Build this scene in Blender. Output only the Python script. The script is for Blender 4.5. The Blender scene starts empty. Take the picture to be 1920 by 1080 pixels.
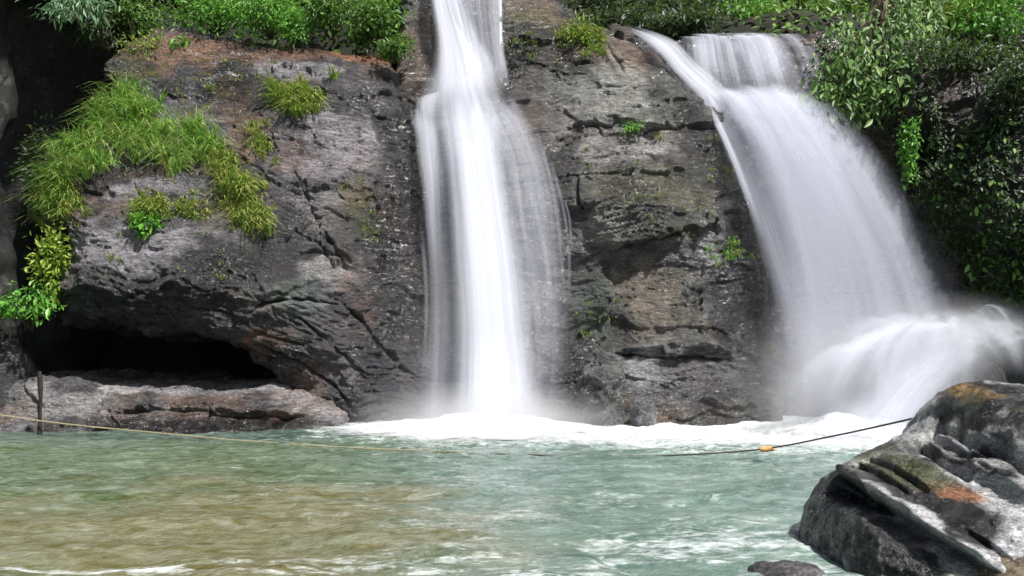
import bpy, math, random
import numpy as np
from mathutils import Vector, Matrix
from mathutils.bvhtree import BVHTree

random.seed(7)
RNG = np.random.default_rng(11)
SC = bpy.context.scene
COL = SC.collection

# ------------------------------------------------------------------ camera, sky, sun, exposure
F, CX, HY, CZ = 1900.0, 960.0, 600.0, 2.1      # focal length in photo pixels, principal x, horizon y, eye height (m)
cam_d = bpy.data.cameras.new('camera')
cam = bpy.data.objects.new('camera', cam_d)
COL.objects.link(cam)
cam.location = (0, 0, CZ)
cam.rotation_euler = (math.radians(90), 0, 0)
cam_d.sensor_width = 36.0
cam_d.lens = F / 1920 * 36
cam_d.shift_y = (HY - 540) / 1920
cam_d.clip_end = 500
SC.camera = cam

SUN_DIR = Vector((0.36, -0.38, 0.85)).normalized()       # towards the sun
world = bpy.data.worlds.new('World')
SC.world = world
world.use_nodes = True
wn, wl = world.node_tree.nodes, world.node_tree.links
wn.clear()
sky = wn.new('ShaderNodeTexSky')
sky.sky_type = 'NISHITA'
sky.sun_disc = False
sky.sun_elevation = math.asin(SUN_DIR.z)
sky.sun_rotation = math.atan2(SUN_DIR.x, SUN_DIR.y)
sky.air_density = 1.0
sky.dust_density = 4.0
hs = wn.new('ShaderNodeHueSaturation')
hs.inputs['Saturation'].default_value = 0.85
bg = wn.new('ShaderNodeBackground')
bg.inputs['Strength'].default_value = 0.052
wo = wn.new('ShaderNodeOutputWorld')
wl.new(sky.outputs[0], hs.inputs['Color'])
wl.new(hs.outputs[0], bg.inputs['Color'])
wl.new(bg.outputs[0], wo.inputs['Surface'])

sun_d = bpy.data.lights.new('sun', 'SUN')
sun_d.energy = 5.0
sun_d.angle = math.radians(2)
sun_d.color = (1.0, 0.975, 0.94)
sun = bpy.data.objects.new('sun', sun_d)
COL.objects.link(sun)
sun.rotation_euler = (-SUN_DIR).to_track_quat('-Z', 'Y').to_euler()
sun.location = (6, -4, 30)

SC.view_settings.view_transform = 'Standard'
SC.view_settings.look = 'None'
SC.view_settings.exposure = 0.5
SC.view_settings.gamma = 1.0
SC.view_settings.use_curve_mapping = False
SC.cycles.transparent_max_bounces = 24
SC.cycles.max_bounces = 5
SC.cycles.volume_step_rate = 2.5
SC.cycles.use_adaptive_sampling = True
SC.cycles.adaptive_threshold = 0.02
SC.cycles.diffuse_bounces = 3
SC.cycles.glossy_bounces = 2
SC.cycles.volume_bounces = 1
SC.cycles.use_denoising = True
SC.cycles.sample_clamp_indirect = 6


def W(px, py, Y):
    """photo pixel at distance Y -> world point"""
    return np.array([(px - CX) / F * Y, Y, CZ + (HY - py) / F * Y])


# ------------------------------------------------------------------ numpy noise
def _h(ix, iy, iz, seed):
    n = (ix * 374761393 + iy * 668265263 + iz * 2147483647 + seed * 1274126177) & 0xFFFFFFFF
    n = ((n ^ (n >> 13)) * 1274126177) & 0xFFFFFFFF
    n = ((n ^ (n >> 16)) * 2246822519) & 0xFFFFFFFF
    n = (n ^ (n >> 15)) & 0xFFFFFFFF
    return n.astype(np.float64) / 4294967295.0


def noise(P, seed=0):
    """value noise in [-1, 1] at P (n, 3)"""
    P = np.asarray(P, float)
    i = np.floor(P).astype(np.int64)
    f = P - i
    f = f * f * f * (f * (f * 6 - 15) + 10)
    x, y, z = i[:, 0], i[:, 1], i[:, 2]
    out = 0
    for dx in (0, 1):
        wx = f[:, 0] if dx else 1 - f[:, 0]
        for dy in (0, 1):
            wy = f[:, 1] if dy else 1 - f[:, 1]
            for dz in (0, 1):
                wz = f[:, 2] if dz else 1 - f[:, 2]
                out = out + _h(x + dx, y + dy, z + dz, seed) * wx * wy * wz
    return out * 2 - 1


def fbm(P, oct=4, seed=0, gain=0.5, lac=2.03):
    a, s, tot = 1.0, 0, 0
    Q = np.array(P, float)
    for k in range(oct):
        s = s + a * noise(Q, seed + k * 17)
        tot += a
        a *= gain
        Q = Q * lac + 13.7
    return s / tot * 1.5


def ridged(P, oct=4, seed=0):
    a, s, tot = 1.0, 0, 0
    Q = np.array(P, float)
    for k in range(oct):
        s = s + a * (1 - np.abs(noise(Q, seed + k * 31)) * 2)
        tot += a
        a *= 0.5
        Q = Q * 2.1 + 7.3
    return s / tot


def worley2(u, v, seed=0):
    """F1, F2, cell random"""
    iu, iv = np.floor(u).astype(np.int64), np.floor(v).astype(np.int64)
    f1 = np.full(u.shape, 9.0)
    f2 = np.full(u.shape, 9.0)
    cid = np.zeros(u.shape)
    z = np.zeros_like(iu)
    for du in (-1, 0, 1):
        for dv in (-1, 0, 1):
            a, b = iu + du, iv + dv
            px = a + 0.1 + 0.8 * _h(a, b, z, seed)
            py = b + 0.1 + 0.8 * _h(a, b, z, seed + 5)
            d = np.hypot(u - px, v - py)
            r = _h(a, b, z, seed + 9)
            closer = d < f1
            f2 = np.where(closer, f1, np.minimum(f2, d))
            cid = np.where(closer, r, cid)
            f1 = np.where(closer, d, f1)
    return f1, f2, cid


def facets(u, v, seed=0, slope=0.5):
    """chipped stone: every Voronoi cell is its own tilted plane"""
    iu, iv = np.floor(u).astype(np.int64), np.floor(v).astype(np.int64)
    f1 = np.full(u.shape, 9.0)
    out = np.zeros(u.shape)
    z = np.zeros_like(iu)
    for du in (-1, 0, 1):
        for dv in (-1, 0, 1):
            a, b = iu + du, iv + dv
            ou = u - (a + 0.05 + 0.9 * _h(a, b, z, seed))
            ov = v - (b + 0.05 + 0.9 * _h(a, b, z, seed + 5))
            d = np.abs(ou) * 0.6 + np.abs(ov) * 0.5 + np.hypot(ou, ov) * 0.6
            pl = slope * ((_h(a, b, z, seed + 11) - 0.5) * ou + (_h(a, b, z, seed + 13) - 0.62) * ov * 1.4) + (_h(a, b, z, seed + 9) - 0.5) * 0.55
            m = d < f1
            out = np.where(m, pl, out)
            f1 = np.where(m, d, f1)
    return out


def sstep(a, b, x):
    t = np.clip((x - a) / (b - a), 0, 1)
    return t * t * (3 - 2 * t)


def poly_dist(X, Z, pts, closed=False):
    """distance to a polyline in the XZ plane, side (+1 left of travel), parameter 0..1"""
    pts = np.asarray(pts, float)
    n = len(pts)
    best = np.full(X.shape, 1e9)
    side = np.zeros(X.shape)
    par = np.zeros(X.shape)
    segs = n if closed else n - 1
    for k in range(segs):
        a, b = pts[k], pts[(k + 1) % n]
        ab = b - a
        L2 = max(ab @ ab, 1e-12)
        t = np.clip(((X - a[0]) * ab[0] + (Z - a[1]) * ab[1]) / L2, 0, 1)
        dx, dz = X - (a[0] + t * ab[0]), Z - (a[1] + t * ab[1])
        d = np.hypot(dx, dz)
        m = d < best
        best = np.where(m, d, best)
        side = np.where(m, np.sign(ab[0] * dz - ab[1] * dx), side)
        par = np.where(m, (k + t) / segs, par)
    return best, side, par


def inside(X, Z, pts):
    pts = np.asarray(pts, float)
    r = np.zeros(X.shape, bool)
    n = len(pts)
    for k in range(n):
        a, b = pts[k], pts[(k + 1) % n]
        c = (a[1] > Z) != (b[1] > Z)
        with np.errstate(divide='ignore', invalid='ignore'):
            xi = (b[0] - a[0]) * (Z - a[1]) / (b[1] - a[1]) + a[0]
        r ^= c & (X < xi)
    return r


# ------------------------------------------------------------------ objects
def tag(o, label=None, cat=None, group=None, kind=None):
    if label: o['label'] = label
    if cat: o['category'] = cat
    if group: o['group'] = group
    if kind: o['kind'] = kind
    return o


def link(name, data, parent=None):
    o = bpy.data.objects.new(name, data)
    COL.objects.link(o)
    if parent is not None:
        o.parent = parent
    return o


def empty(name, loc=(0, 0, 0)):
    o = bpy.data.objects.new(name, None)
    COL.objects.link(o)
    o.location = loc
    o.empty_display_size = 0.2
    return o


def mesh_np(name, V, faces, mat, smooth=True, uv=None, attrs=None, parent=None, offset=None):
    """faces: (n,4) or (n,3) int array"""
    V = np.asarray(V, np.float32)
    if offset is not None:
        V = V - np.asarray(offset, np.float32)
    faces = np.asarray(faces, np.int32)
    k = faces.shape[1]
    me = bpy.data.meshes.new(name)
    me.vertices.add(len(V))
    me.vertices.foreach_set('co', V.ravel())
    me.loops.add(faces.size)
    me.loops.foreach_set('vertex_index', faces.ravel())
    me.polygons.add(len(faces))
    me.polygons.foreach_set('loop_start', np.arange(0, faces.size, k, dtype=np.int32))
    me.polygons.foreach_set('loop_total', np.full(len(faces), k, np.int32))
    me.polygons.foreach_set('use_smooth', np.full(len(faces), smooth, bool))
    if uv is not None:
        l = me.uv_layers.new(name='UVMap')
        l.data.foreach_set('uv', np.asarray(uv, np.float32)[faces.ravel()].ravel())
    for an, av in (attrs or {}).items():
        av = np.asarray(av, np.float32)
        if av.ndim == 1:
            a = me.attributes.new(an, 'FLOAT', 'POINT')
            a.data.foreach_set('value', av)
        else:
            a = me.attributes.new(an, 'FLOAT_COLOR', 'POINT')
            c = np.ones((len(av), 4), np.float32)
            c[:, :3] = av
            a.data.foreach_set('color', c.ravel())
    me.update()
    me.validate()
    me.materials.append(mat)
    return link(name, me, parent)


def grid_faces(nr, nc, keep=None):
    r, c = np.meshgrid(np.arange(nr - 1), np.arange(nc - 1), indexing='ij')
    a = (r * nc + c).ravel()
    f = np.stack([a, a + 1, a + nc + 1, a + nc], 1)
    if keep is not None:
        f = f[keep[f].all(1)]
    return f


def compact(V, f, *arrs):
    used = np.zeros(len(V), bool)
    used[f.ravel()] = True
    idx = np.cumsum(used) - 1
    return (V[used], idx[f]) + tuple(a[used] for a in arrs)


# ------------------------------------------------------------------ materials
class N:
    def __init__(s, name):
        s.m = bpy.data.materials.new(name)
        s.m.use_nodes = True
        s.n, s.l = s.m.node_tree.nodes, s.m.node_tree.links
        s.n.clear()
        s.out = s.n.new('ShaderNodeOutputMaterial')

    def add(s, t, **kw):
        nd = s.n.new(t)
        for k, v in kw.items():
            if k.startswith('_'):
                setattr(nd, k[1:], v)
            else:
                key = int(k[1:]) if k[0] == 'i' and k[1:].isdigit() else k.replace('__', ' ')
                if isinstance(v, bpy.types.NodeSocket):
                    s.l.new(v, nd.inputs[key])
                else:
                    nd.inputs[key].default_value = v
        return nd

    def math(s, op, a, b=None, clamp=False):
        nd = s.add('ShaderNodeMath', _operation=op, _use_clamp=clamp, i0=a)
        if b is not None:
            if isinstance(b, bpy.types.NodeSocket): s.l.new(b, nd.inputs[1])
            else: nd.inputs[1].default_value = b
        return nd.outputs[0]

    def mix(s, fac, a, b, blend='MIX'):
        nd = s.add('ShaderNodeMix', _data_type='RGBA', _blend_type=blend)
        for i, v in ((0, fac), (6, a), (7, b)):
            if isinstance(v, bpy.types.NodeSocket): s.l.new(v, nd.inputs[i])
            else: nd.inputs[i].default_value = v if i == 0 else (*v, 1)[:4]
        return nd.outputs[2]

    def noise(s, vec, scale, detail=4, rough=0.55, dist=0.0):
        return s.add('ShaderNodeTexNoise', Vector=vec, Scale=scale, Detail=detail, Roughness=rough, Distortion=dist).outputs[0]

    def rng(s, v, a, b, c=0.0, d=1.0):
        nd = s.add('ShaderNodeMapRange', _clamp=True, Value=v)
        for i, x in zip((1, 2, 3, 4), (a, b, c, d)): nd.inputs[i].default_value = x
        return nd.outputs[0]

    def bump(s, h, strength, dist, normal=None):
        nd = s.add('ShaderNodeBump', Height=h, Strength=strength, Distance=dist)
        if normal is not None: s.l.new(normal, nd.inputs['Normal'])
        return nd.outputs[0]

    def mapping(s, vec, scale):
        return s.add('ShaderNodeMapping', Vector=vec, Scale=scale).outputs[0]


def mat_rock(name, gloss=0.0, k=1.0, bump=0.8, spec=0.7):
    n = N(name)
    geo = n.add('ShaderNodeNewGeometry').outputs['Position']
    tint = n.add('ShaderNodeAttribute', _attribute_name='tint').outputs['Color']
    wet = n.add('ShaderNodeAttribute', _attribute_name='wet').outputs['Fac']
    st = n.mapping(geo, (1.0 * k, 1.0 * k, 3.0 * k))
    fl = n.mapping(geo, (1.0 * k, 1.0 * k, 1.7 * k))
    n1 = n.noise(st, 2.0, 6, 0.65, 0.6)
    n2 = n.noise(st, 8.0, 6, 0.72)
    n3 = n.noise(fl, 30.0, 4, 0.7)
    v = n.math('MULTIPLY', n.rng(n1, 0.3, 0.72, 0.55, 1.5), n.rng(n2, 0.32, 0.68, 0.45, 1.55))
    v = n.math('MULTIPLY', v, n.rng(n3, 0.32, 0.68, 0.5, 1.5))
    col = n.mix(1.0, tint, n.add('ShaderNodeCombineColor', i0=v, i1=v, i2=v).outputs[0], 'MULTIPLY')
    # pale specks and blotches, thin dark seams
    sp = n.rng(n.noise(fl, 19.0, 5, 0.75), 0.57, 0.68)
    big = n.rng(n.noise(fl, 1.3, 4, 0.6), 0.42, 0.62)
    col = n.mix(n.math('MULTIPLY', n.math('MULTIPLY', sp, big), 0.75), col, (0.62, 0.60, 0.62))
    seam = n.noise(n.mapping(geo, (0.8 * k, 0.8 * k, 5.0 * k)), 3.2, 5, 0.7, 0.5)
    dk = n.rng(n.math('ABSOLUTE', n.math('SUBTRACT', seam, 0.5)), 0.0, 0.022, 1.0, 0.0)
    dk = n.math('MAXIMUM', n.math('MULTIPLY', dk, 0.75), n.math('MULTIPLY', n.rng(n.noise(st, 5.0, 5, 0.7, 1.0), 0.58, 0.68), 0.55))
    col = n.mix(dk, col, (0.018, 0.017, 0.018))
    rgh = n.math('ADD', n.math('MULTIPLY', wet, -0.55), n.rng(n2, 0.3, 0.7, 0.60 - gloss, 0.84 - gloss))
    rgh = n.math('MAXIMUM', rgh, 0.2)
    h = n.math('ADD', n.math('MULTIPLY', n.noise(n.mapping(geo, (k, k, 2.6 * k)), 7.0, 8, 0.7, 0.4), 1.0),
               n.math('MULTIPLY', n.noise(geo, 24.0 * k, 5, 0.75), 0.45))
    h = n.math('SUBTRACT', h, n.math('MULTIPLY', dk, 0.12))
    nb = n.bump(h, bump, 0.2 / k)
    nc = n.bump(n.noise(n.mapping(geo, (k, k, 2.0 * k)), 7.0, 5, 0.62, 0.3), 1.0, 0.2 / k)
    b = n.add('ShaderNodeBsdfPrincipled', Base__Color=col, Roughness=rgh, Normal=nb)
    film = n.math('MULTIPLY', n.rng(wet, 0.3, 0.9, 0.0, 1.0), n.rng(n.noise(n.mapping(geo, (k, k, 0.8 * k)), 2.4, 5, 0.65, 0.8), 0.42, 0.56))
    n.l.new(film, b.inputs['Coat Weight'])
    b.inputs['Coat Roughness'].default_value = 0.17
    n.l.new(nc, b.inputs['Coat Normal'])
    b.inputs['Specular IOR Level'].default_value = spec
    n.l.new(b.outputs[0], n.out.inputs['Surface'])
    return n.m


def mat_leaf(name, cols, by_object=False, rough=0.45, trans=0.35):
    n = N(name)
    if by_object:
        r = n.add('ShaderNodeObjectInfo').outputs['Random']
    else:
        r = n.add('ShaderNodeAttribute', _attribute_name='rnd').outputs['Fac']
    cr = n.add('ShaderNodeValToRGB', Fac=r)
    el = cr.color_ramp.elements
    el[0].color = (*cols[0], 1)
    el[1].color = (*cols[-1], 1)
    for i, c in enumerate(cols[1:-1]):
        e = el.new((i + 1) / (len(cols) - 1))
        e.color = (*c, 1)
    c = cr.outputs[0]
    d = n.add('ShaderNodeBsdfPrincipled', Base__Color=c, Roughness=rough)
    t = n.add('ShaderNodeBsdfTranslucent', Color=n.mix(0.5, c, (0.16, 0.26, 0.03)))
    mx = n.add('ShaderNodeMixShader', Fac=trans)
    n.l.new(d.outputs[0], mx.inputs[1])
    n.l.new(t.outputs[0], mx.inputs[2])
    n.l.new(mx.outputs[0], n.out.inputs['Surface'])
    return n.m


def mat_bark(name, c0, c1, lichen=None):
    n = N(name)
    geo = n.add('ShaderNodeNewGeometry').outputs['Position']
    st = n.mapping(geo, (3, 3, 0.7))
    a = n.noise(st, 5.0, 6, 0.65)
    col = n.mix(n.rng(a, 0.35, 0.65), c0, c1)
    if lichen:
        col = n.mix(n.rng(n.noise(geo, 1.6, 5, 0.7), 0.55, 0.66), col, lichen)
    b = n.add('ShaderNodeBsdfPrincipled', Base__Color=col, Roughness=0.85, Normal=n.bump(a, 0.8, 0.05))
    n.l.new(b.outputs[0], n.out.inputs['Surface'])
    return n.m


def mat_fall(name, fu=60.0, fv=0.25, lo=0.25, hi=0.8, gain=1.0, broad=9.0, color=(0.70, 0.725, 0.81), trans=0.3):
    """aerated falling water: white scattering threads with clear gaps, UV (u across, v down the fall in metres)"""
    n = N(name)
    uv = n.add('ShaderNodeUVMap', _uv_map='UVMap').outputs[0]
    wob = n.math('MULTIPLY', n.math('SUBTRACT', n.noise(n.mapping(uv, (3.0, 0.35, 1)), 1.0, 3, 0.5), 0.5), 0.10)
    uv = n.add('ShaderNodeVectorMath', _operation='ADD', i0=uv, i1=n.add('ShaderNodeCombineXYZ', X=wob).outputs[0]).outputs[0]
    dens = n.add('ShaderNodeAttribute', _attribute_name='dens').outputs['Fac']
    a = n.noise(n.mapping(uv, (fu, fv, 1)), 1.0, 2, 0.5)
    b = n.noise(n.mapping(uv, (broad, fv * 0.6, 1)), 1.0, 2, 0.5)
    s = n.math('ADD', n.math('MULTIPLY', a, 0.26), n.math('MULTIPLY', b, 0.74))
    s = n.rng(s, 0.30, 0.70, lo, hi)
    al = n.math('MULTIPLY', n.math('MULTIPLY', s, dens), gain)
    al = n.math('SUBTRACT', 1.0, n.math('EXPONENT', n.math('MULTIPLY', al, -1.0)), True)
    # spray scatters like a cloud, hardly by the facing of the sheet
    geo = n.add('ShaderNodeNewGeometry')
    nv = n.add('ShaderNodeVectorMath', _operation='ADD')
    n.l.new(n.add('ShaderNodeVectorMath', _operation='SCALE', Scale=0.3, i0=geo.outputs['True Normal']).outputs[0], nv.inputs[0])
    nv.inputs[1].default_value = (0.08, -0.62, 0.55)
    nn = n.add('ShaderNodeVectorMath', _operation='NORMALIZE')
    n.l.new(nv.outputs[0], nn.inputs[0])
    df = n.add('ShaderNodeBsdfDiffuse', Color=(*color, 1), Normal=nn.outputs[0])
    tl = n.add('ShaderNodeBsdfTranslucent', Color=(*color, 1))
    m1 = n.add('ShaderNodeMixShader', Fac=trans)
    n.l.new(df.outputs[0], m1.inputs[1])
    n.l.new(tl.outputs[0], m1.inputs[2])
    tr = n.add('ShaderNodeBsdfTransparent')
    m2 = n.add('ShaderNodeMixShader', Fac=al)
    n.l.new(tr.outputs[0], m2.inputs[1])
    n.l.new(m1.outputs[0], m2.inputs[2])
    n.l.new(m2.outputs[0], n.out.inputs['Surface'])
    return n.m


def mat_foam(name):
    n = N(name)
    geo = n.add('ShaderNodeNewGeometry').outputs['Position']
    dens = n.add('ShaderNodeAttribute', _attribute_name='dens').outputs['Fac']
    a = n.noise(n.mapping(geo, (1.0, 1.6, 2.0)), 3.2, 6, 0.62, 0.6)
    al = n.rng(n.math('ADD', n.math('MULTIPLY', dens, 1.3), n.math('MULTIPLY', n.math('SUBTRACT', a, 0.5), 1.5)), 0.05, 1.2)
    df = n.add('ShaderNodeBsdfDiffuse', Color=(0.76, 0.78, 0.80, 1), Normal=n.bump(a, 0.8, 0.2))
    tr = n.add('ShaderNodeBsdfTransparent')
    m2 = n.add('ShaderNodeMixShader', Fac=al)
    n.l.new(tr.outputs[0], m2.inputs[1])
    n.l.new(df.outputs[0], m2.inputs[2])
    n.l.new(m2.outputs[0], n.out.inputs['Surface'])
    return n.m


def mat_mist(name, density):
    n = N(name)
    oc = n.add('ShaderNodeTexCoord').outputs['Object']
    L = n.add('ShaderNodeVectorMath', _operation='LENGTH')
    n.l.new(oc, L.inputs[0])
    fall = n.rng(L.outputs['Value'], 0.05, 1.0, 1.0, 0.0)
    fall = n.math('POWER', fall, 1.7)
    nz = n.rng(n.noise(oc, 2.2, 3, 0.5), 0.3, 0.7, 0.45, 1.2)
    d = n.math('MULTIPLY', n.math('MULTIPLY', fall, nz), density)
    v = n.add('ShaderNodeVolumePrincipled', Density=d)
    v.inputs['Color'].default_value = (0.94, 0.95, 0.97, 1)
    v.inputs['Anisotropy'].default_value = 0.2
    n.l.new(v.outputs[0], n.out.inputs['Volume'])
    return n.m


def mat_water():
    n = N('pool_water')
    geo = n.add('ShaderNodeNewGeometry').outputs['Position']
    tint = n.add('ShaderNodeAttribute', _attribute_name='tint').outputs['Color']
    fo = n.add('ShaderNodeAttribute', _attribute_name='foam').outputs['Fac']
    a = n.noise(n.mapping(geo, (0.9, 1.5, 1)), 2.6, 6, 0.66, 1.4)
    b = n.noise(n.mapping(geo, (1.0, 1.6, 1)), 9.0, 4, 0.6, 0.6)
    big = n.noise(n.mapping(geo, (0.55, 1.3, 1)), 1.5, 5, 0.65, 1.0)
    col = n.mix(n.rng(a, 0.38, 0.66), n.mix(1.0, tint, (0.72, 0.76, 0.74), 'MULTIPLY'), n.mix(0.28, tint, (0.42, 0.50, 0.47)))
    col = n.mix(n.rng(big, 0.40, 0.62, 0.0, 0.75), n.mix(1.0, col, (0.84, 0.87, 0.86), 'MULTIPLY'), n.mix(0.10, col, (0.5, 0.56, 0.54)))
    s = n.math('ADD', n.math('MULTIPLY', a, 0.6), n.math('MULTIPLY', b, 0.4))
    al = n.rng(n.math('ADD', s, n.math('MULTIPLY', fo, 0.5)), 0.64, 0.90)
    col = n.mix(al, col, (0.66, 0.70, 0.70))
    h = n.math('ADD', n.noise(n.mapping(geo, (1, 1.2, 1)), 5.0, 5, 0.6, 0.8), n.math('MULTIPLY', n.noise(geo, 21.0, 3, 0.6), 0.25))
    nb = n.bump(h, 0.45, 0.12)
    p = n.add('ShaderNodeBsdfPrincipled', Base__Color=col, Roughness=n.rng(al, 0, 1, 0.07, 0.6), IOR=1.33, Normal=nb)
    n.l.new(p.outputs[0], n.out.inputs['Surface'])
    return n.m


def mat_plain(name, col, rough=0.8, var=0.3, scale=6.0):
    n = N(name)
    geo = n.add('ShaderNodeNewGeometry').outputs['Position']
    a = n.noise(geo, scale, 6, 0.65)
    c2 = tuple(x * (1 - var) for x in col)
    c = n.mix(n.rng(a, 0.3, 0.7), c2, tuple(min(1, x * (1 + var)) for x in col))
    b = n.add('ShaderNodeBsdfPrincipled', Base__Color=c, Roughness=rough, Normal=n.bump(a, 0.6, 0.06))
    n.l.new(b.outputs[0], n.out.inputs['Surface'])
    return n.m


M_ROCK = mat_rock('dry_rock')
M_WETROCK = mat_rock('wet_rock', gloss=0.12)
M_NEARROCK = mat_rock('wet_boulder_rock', gloss=0.28, k=1.7, bump=0.55, spec=0.4)
M_SOIL = mat_plain('dark_wet_soil', (0.022, 0.020, 0.018), 0.9, 0.5)
M_EARTH = mat_plain('forest_earth', (0.016, 0.017, 0.010), 0.95, 0.5, 2.0)
M_BED = mat_plain('river_bed_sand', (0.22, 0.17, 0.09), 0.9, 0.3, 3.0)


# ------------------------------------------------------------------ rock relief builder
class Surf:
    """smooth front surface y(X, Z) through control points given as photo pixel + distance"""
    def __init__(s, ctrl, lam=0.02):
        P = np.array([W(*c) for c in ctrl])
        s.c = P[:, [0, 2]]
        n = len(P)
        A = np.zeros((n + 3, n + 3))
        d = np.hypot(*(s.c[:, None] - s.c[None]).transpose(2, 0, 1))
        A[:n, :n] = s.k(d) + lam * np.eye(n)
        A[:n, n] = 1
        A[:n, n + 1:] = s.c
        A[n, :n] = 1
        A[n + 1:, :n] = s.c.T
        s.w = np.linalg.solve(A, np.r_[P[:, 1], 0, 0, 0])

    @staticmethod
    def k(d):
        return np.where(d > 1e-9, d * d * np.log(np.maximum(d, 1e-9)), 0)

    def y(s, X, Z):
        X, Z = np.asarray(X, float), np.asarray(Z, float)
        out = s.w[-3] + s.w[-2] * X + s.w[-1] * Z
        for (cx, cz), w in zip(s.c, s.w[:-3]):
            out = out + w * s.k(np.hypot(X - cx, Z - cz))
        return out

    def hit(s, px, py, Y=20.5):
        for _ in range(12):
            p = W(px, py, Y)
            Y = 0.5 * Y + 0.5 * float(np.clip(s.y(p[0], p[2]), 15, 27))
        return W(px, py, Y)


def poly_on(surf, pts):
    return np.array([surf.hit(*p)[[0, 2]] for p in pts])


def rock_detail(P, seed, tilt=0.0, amp=1.0, layer=2.2):
    """displacement (m, + towards the viewer) of layered, jointed rock"""
    X, Y, Z = P.T
    wx = fbm(P * 0.55, 3, seed) * 0.7
    big = fbm(P * np.array([0.5, 0.5, 0.65]), 4, seed + 3) * 0.20
    zz = Z + tilt * X + 0.35 * wx
    s = zz * layer + 0.5 * fbm(P * np.array([0.9, 0.9, 0.4]), 3, seed + 5)
    k = np.floor(s)
    f = s - k
    r0 = _h(k.astype(np.int64), k.astype(np.int64) * 0, k.astype(np.int64) * 0, seed)
    r1 = _h(k.astype(np.int64) + 1, k.astype(np.int64) * 0, k.astype(np.int64) * 0, seed)
    bed = r0 * (1 - sstep(0.80, 1.0, f)) + r1 * sstep(0.80, 1.0, f)
    mod = 0.5 + 0.5 * np.clip(fbm(P * 0.8, 3, seed + 8) * 1.6, -1, 1)
    lay = (bed - 0.5) * 0.12 * mod - np.exp(-((f - 0.86) / 0.06) ** 2) * 0.035 * mod
    # finer beds, broken along their length
    s2 = zz * layer * 4.3 + 1.2 * fbm(P * np.array([1.2, 1.2, 0.6]), 3, seed + 15)
    k2 = np.floor(s2)
    f2 = s2 - k2
    q0 = _h(k2.astype(np.int64), np.floor(X * 0.9 + wx + 7 * _h(k2.astype(np.int64), k2.astype(np.int64) * 0, k2.astype(np.int64) * 0, seed + 4)).astype(np.int64), k2.astype(np.int64) * 0, seed + 2)
    m1 = np.clip(0.5 + fbm(P * 0.9, 3, seed + 16), 0, 1)
    fine = ((q0 - 0.5) * 0.05 - np.exp(-((f2 - 0.93) / 0.10) ** 2) * 0.03) * m1
    # jointed blocks and chips
    wz = fbm(P * 1.3, 3, seed + 18) * 0.25
    blk = facets((X + wx * 0.6) * 0.60 + 0.3 * Z, (zz + wz) * 1.2, seed + 21) * 0.15
    m2 = np.clip(fbm(P * 0.9, 3, seed + 27) * 1.5 + 0.45, 0, 1)
    blk2 = facets((X + wz) * 1.9 - 0.5 * Z, (zz + wz * 0.5) * 4.6, seed + 23) * 0.065 * m2
    blk3 = facets((X + wz) * 5.5 + 1.1 * Z, (zz + wz * 0.3) * 11.0, seed + 25) * 0.045 * np.clip(1.3 - m2, 0, 1)
    rough = fbm(P * 3.1, 5, seed + 31, 0.62) * 0.05 + ridged(P * np.array([1.4, 1.4, 2.8]), 5, seed + 33) * 0.045
    return amp * (big + lay + fine + blk + blk2 + blk3 + rough)


def features(X, Z, feats, surf):
    """('crack', px points, width, depth) | ('ledge', px points, width, height): rock right of travel juts out"""
    out = np.zeros(X.shape)
    q3 = np.stack([X, Z, X * 0], 1)
    jx, jz = 0.07 * fbm(q3 * 2.6, 3, 771), 0.07 * fbm(q3 * 2.6, 3, 775)
    hm, jn = np.clip(0.75 + 0.8 * noise(q3 * 1.7, 79), 0.15, 1.3), noise(q3 * 6, 77)
    for ft in feats:
        kind, pts, w, h = ft[:4]
        d, sd, t = poly_on_cache(X + jx, Z + jz, pts, surf)
        w = w * (0.55 if kind == 'crack' else 1.0)
        h = h * hm * (0.75 if kind == 'crack' else 0.8)
        j = 0.5 * w * jn
        ends = sstep(0, 0.12, t) * sstep(0, 0.12, 1 - t)
        if kind == 'crack':
            out -= h * np.exp(-((d + j) / w) ** 2) * (0.3 + 0.7 * ends)
        elif kind == 'ridge':
            out += h * np.exp(-((d + j) / w) ** 2) * (0.2 + 0.8 * ends)
        else:
            sgn = d * sd + j * 0.5
            out += h * np.exp(-np.maximum(-sgn, 0) / w) * sstep(0.03, -0.03, sgn) * ends
    return out


def poly_on_cache(X, Z, pts, surf):
    return poly_dist(X, Z, poly_on(surf, pts) if surf is not None else np.asarray(pts))


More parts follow.
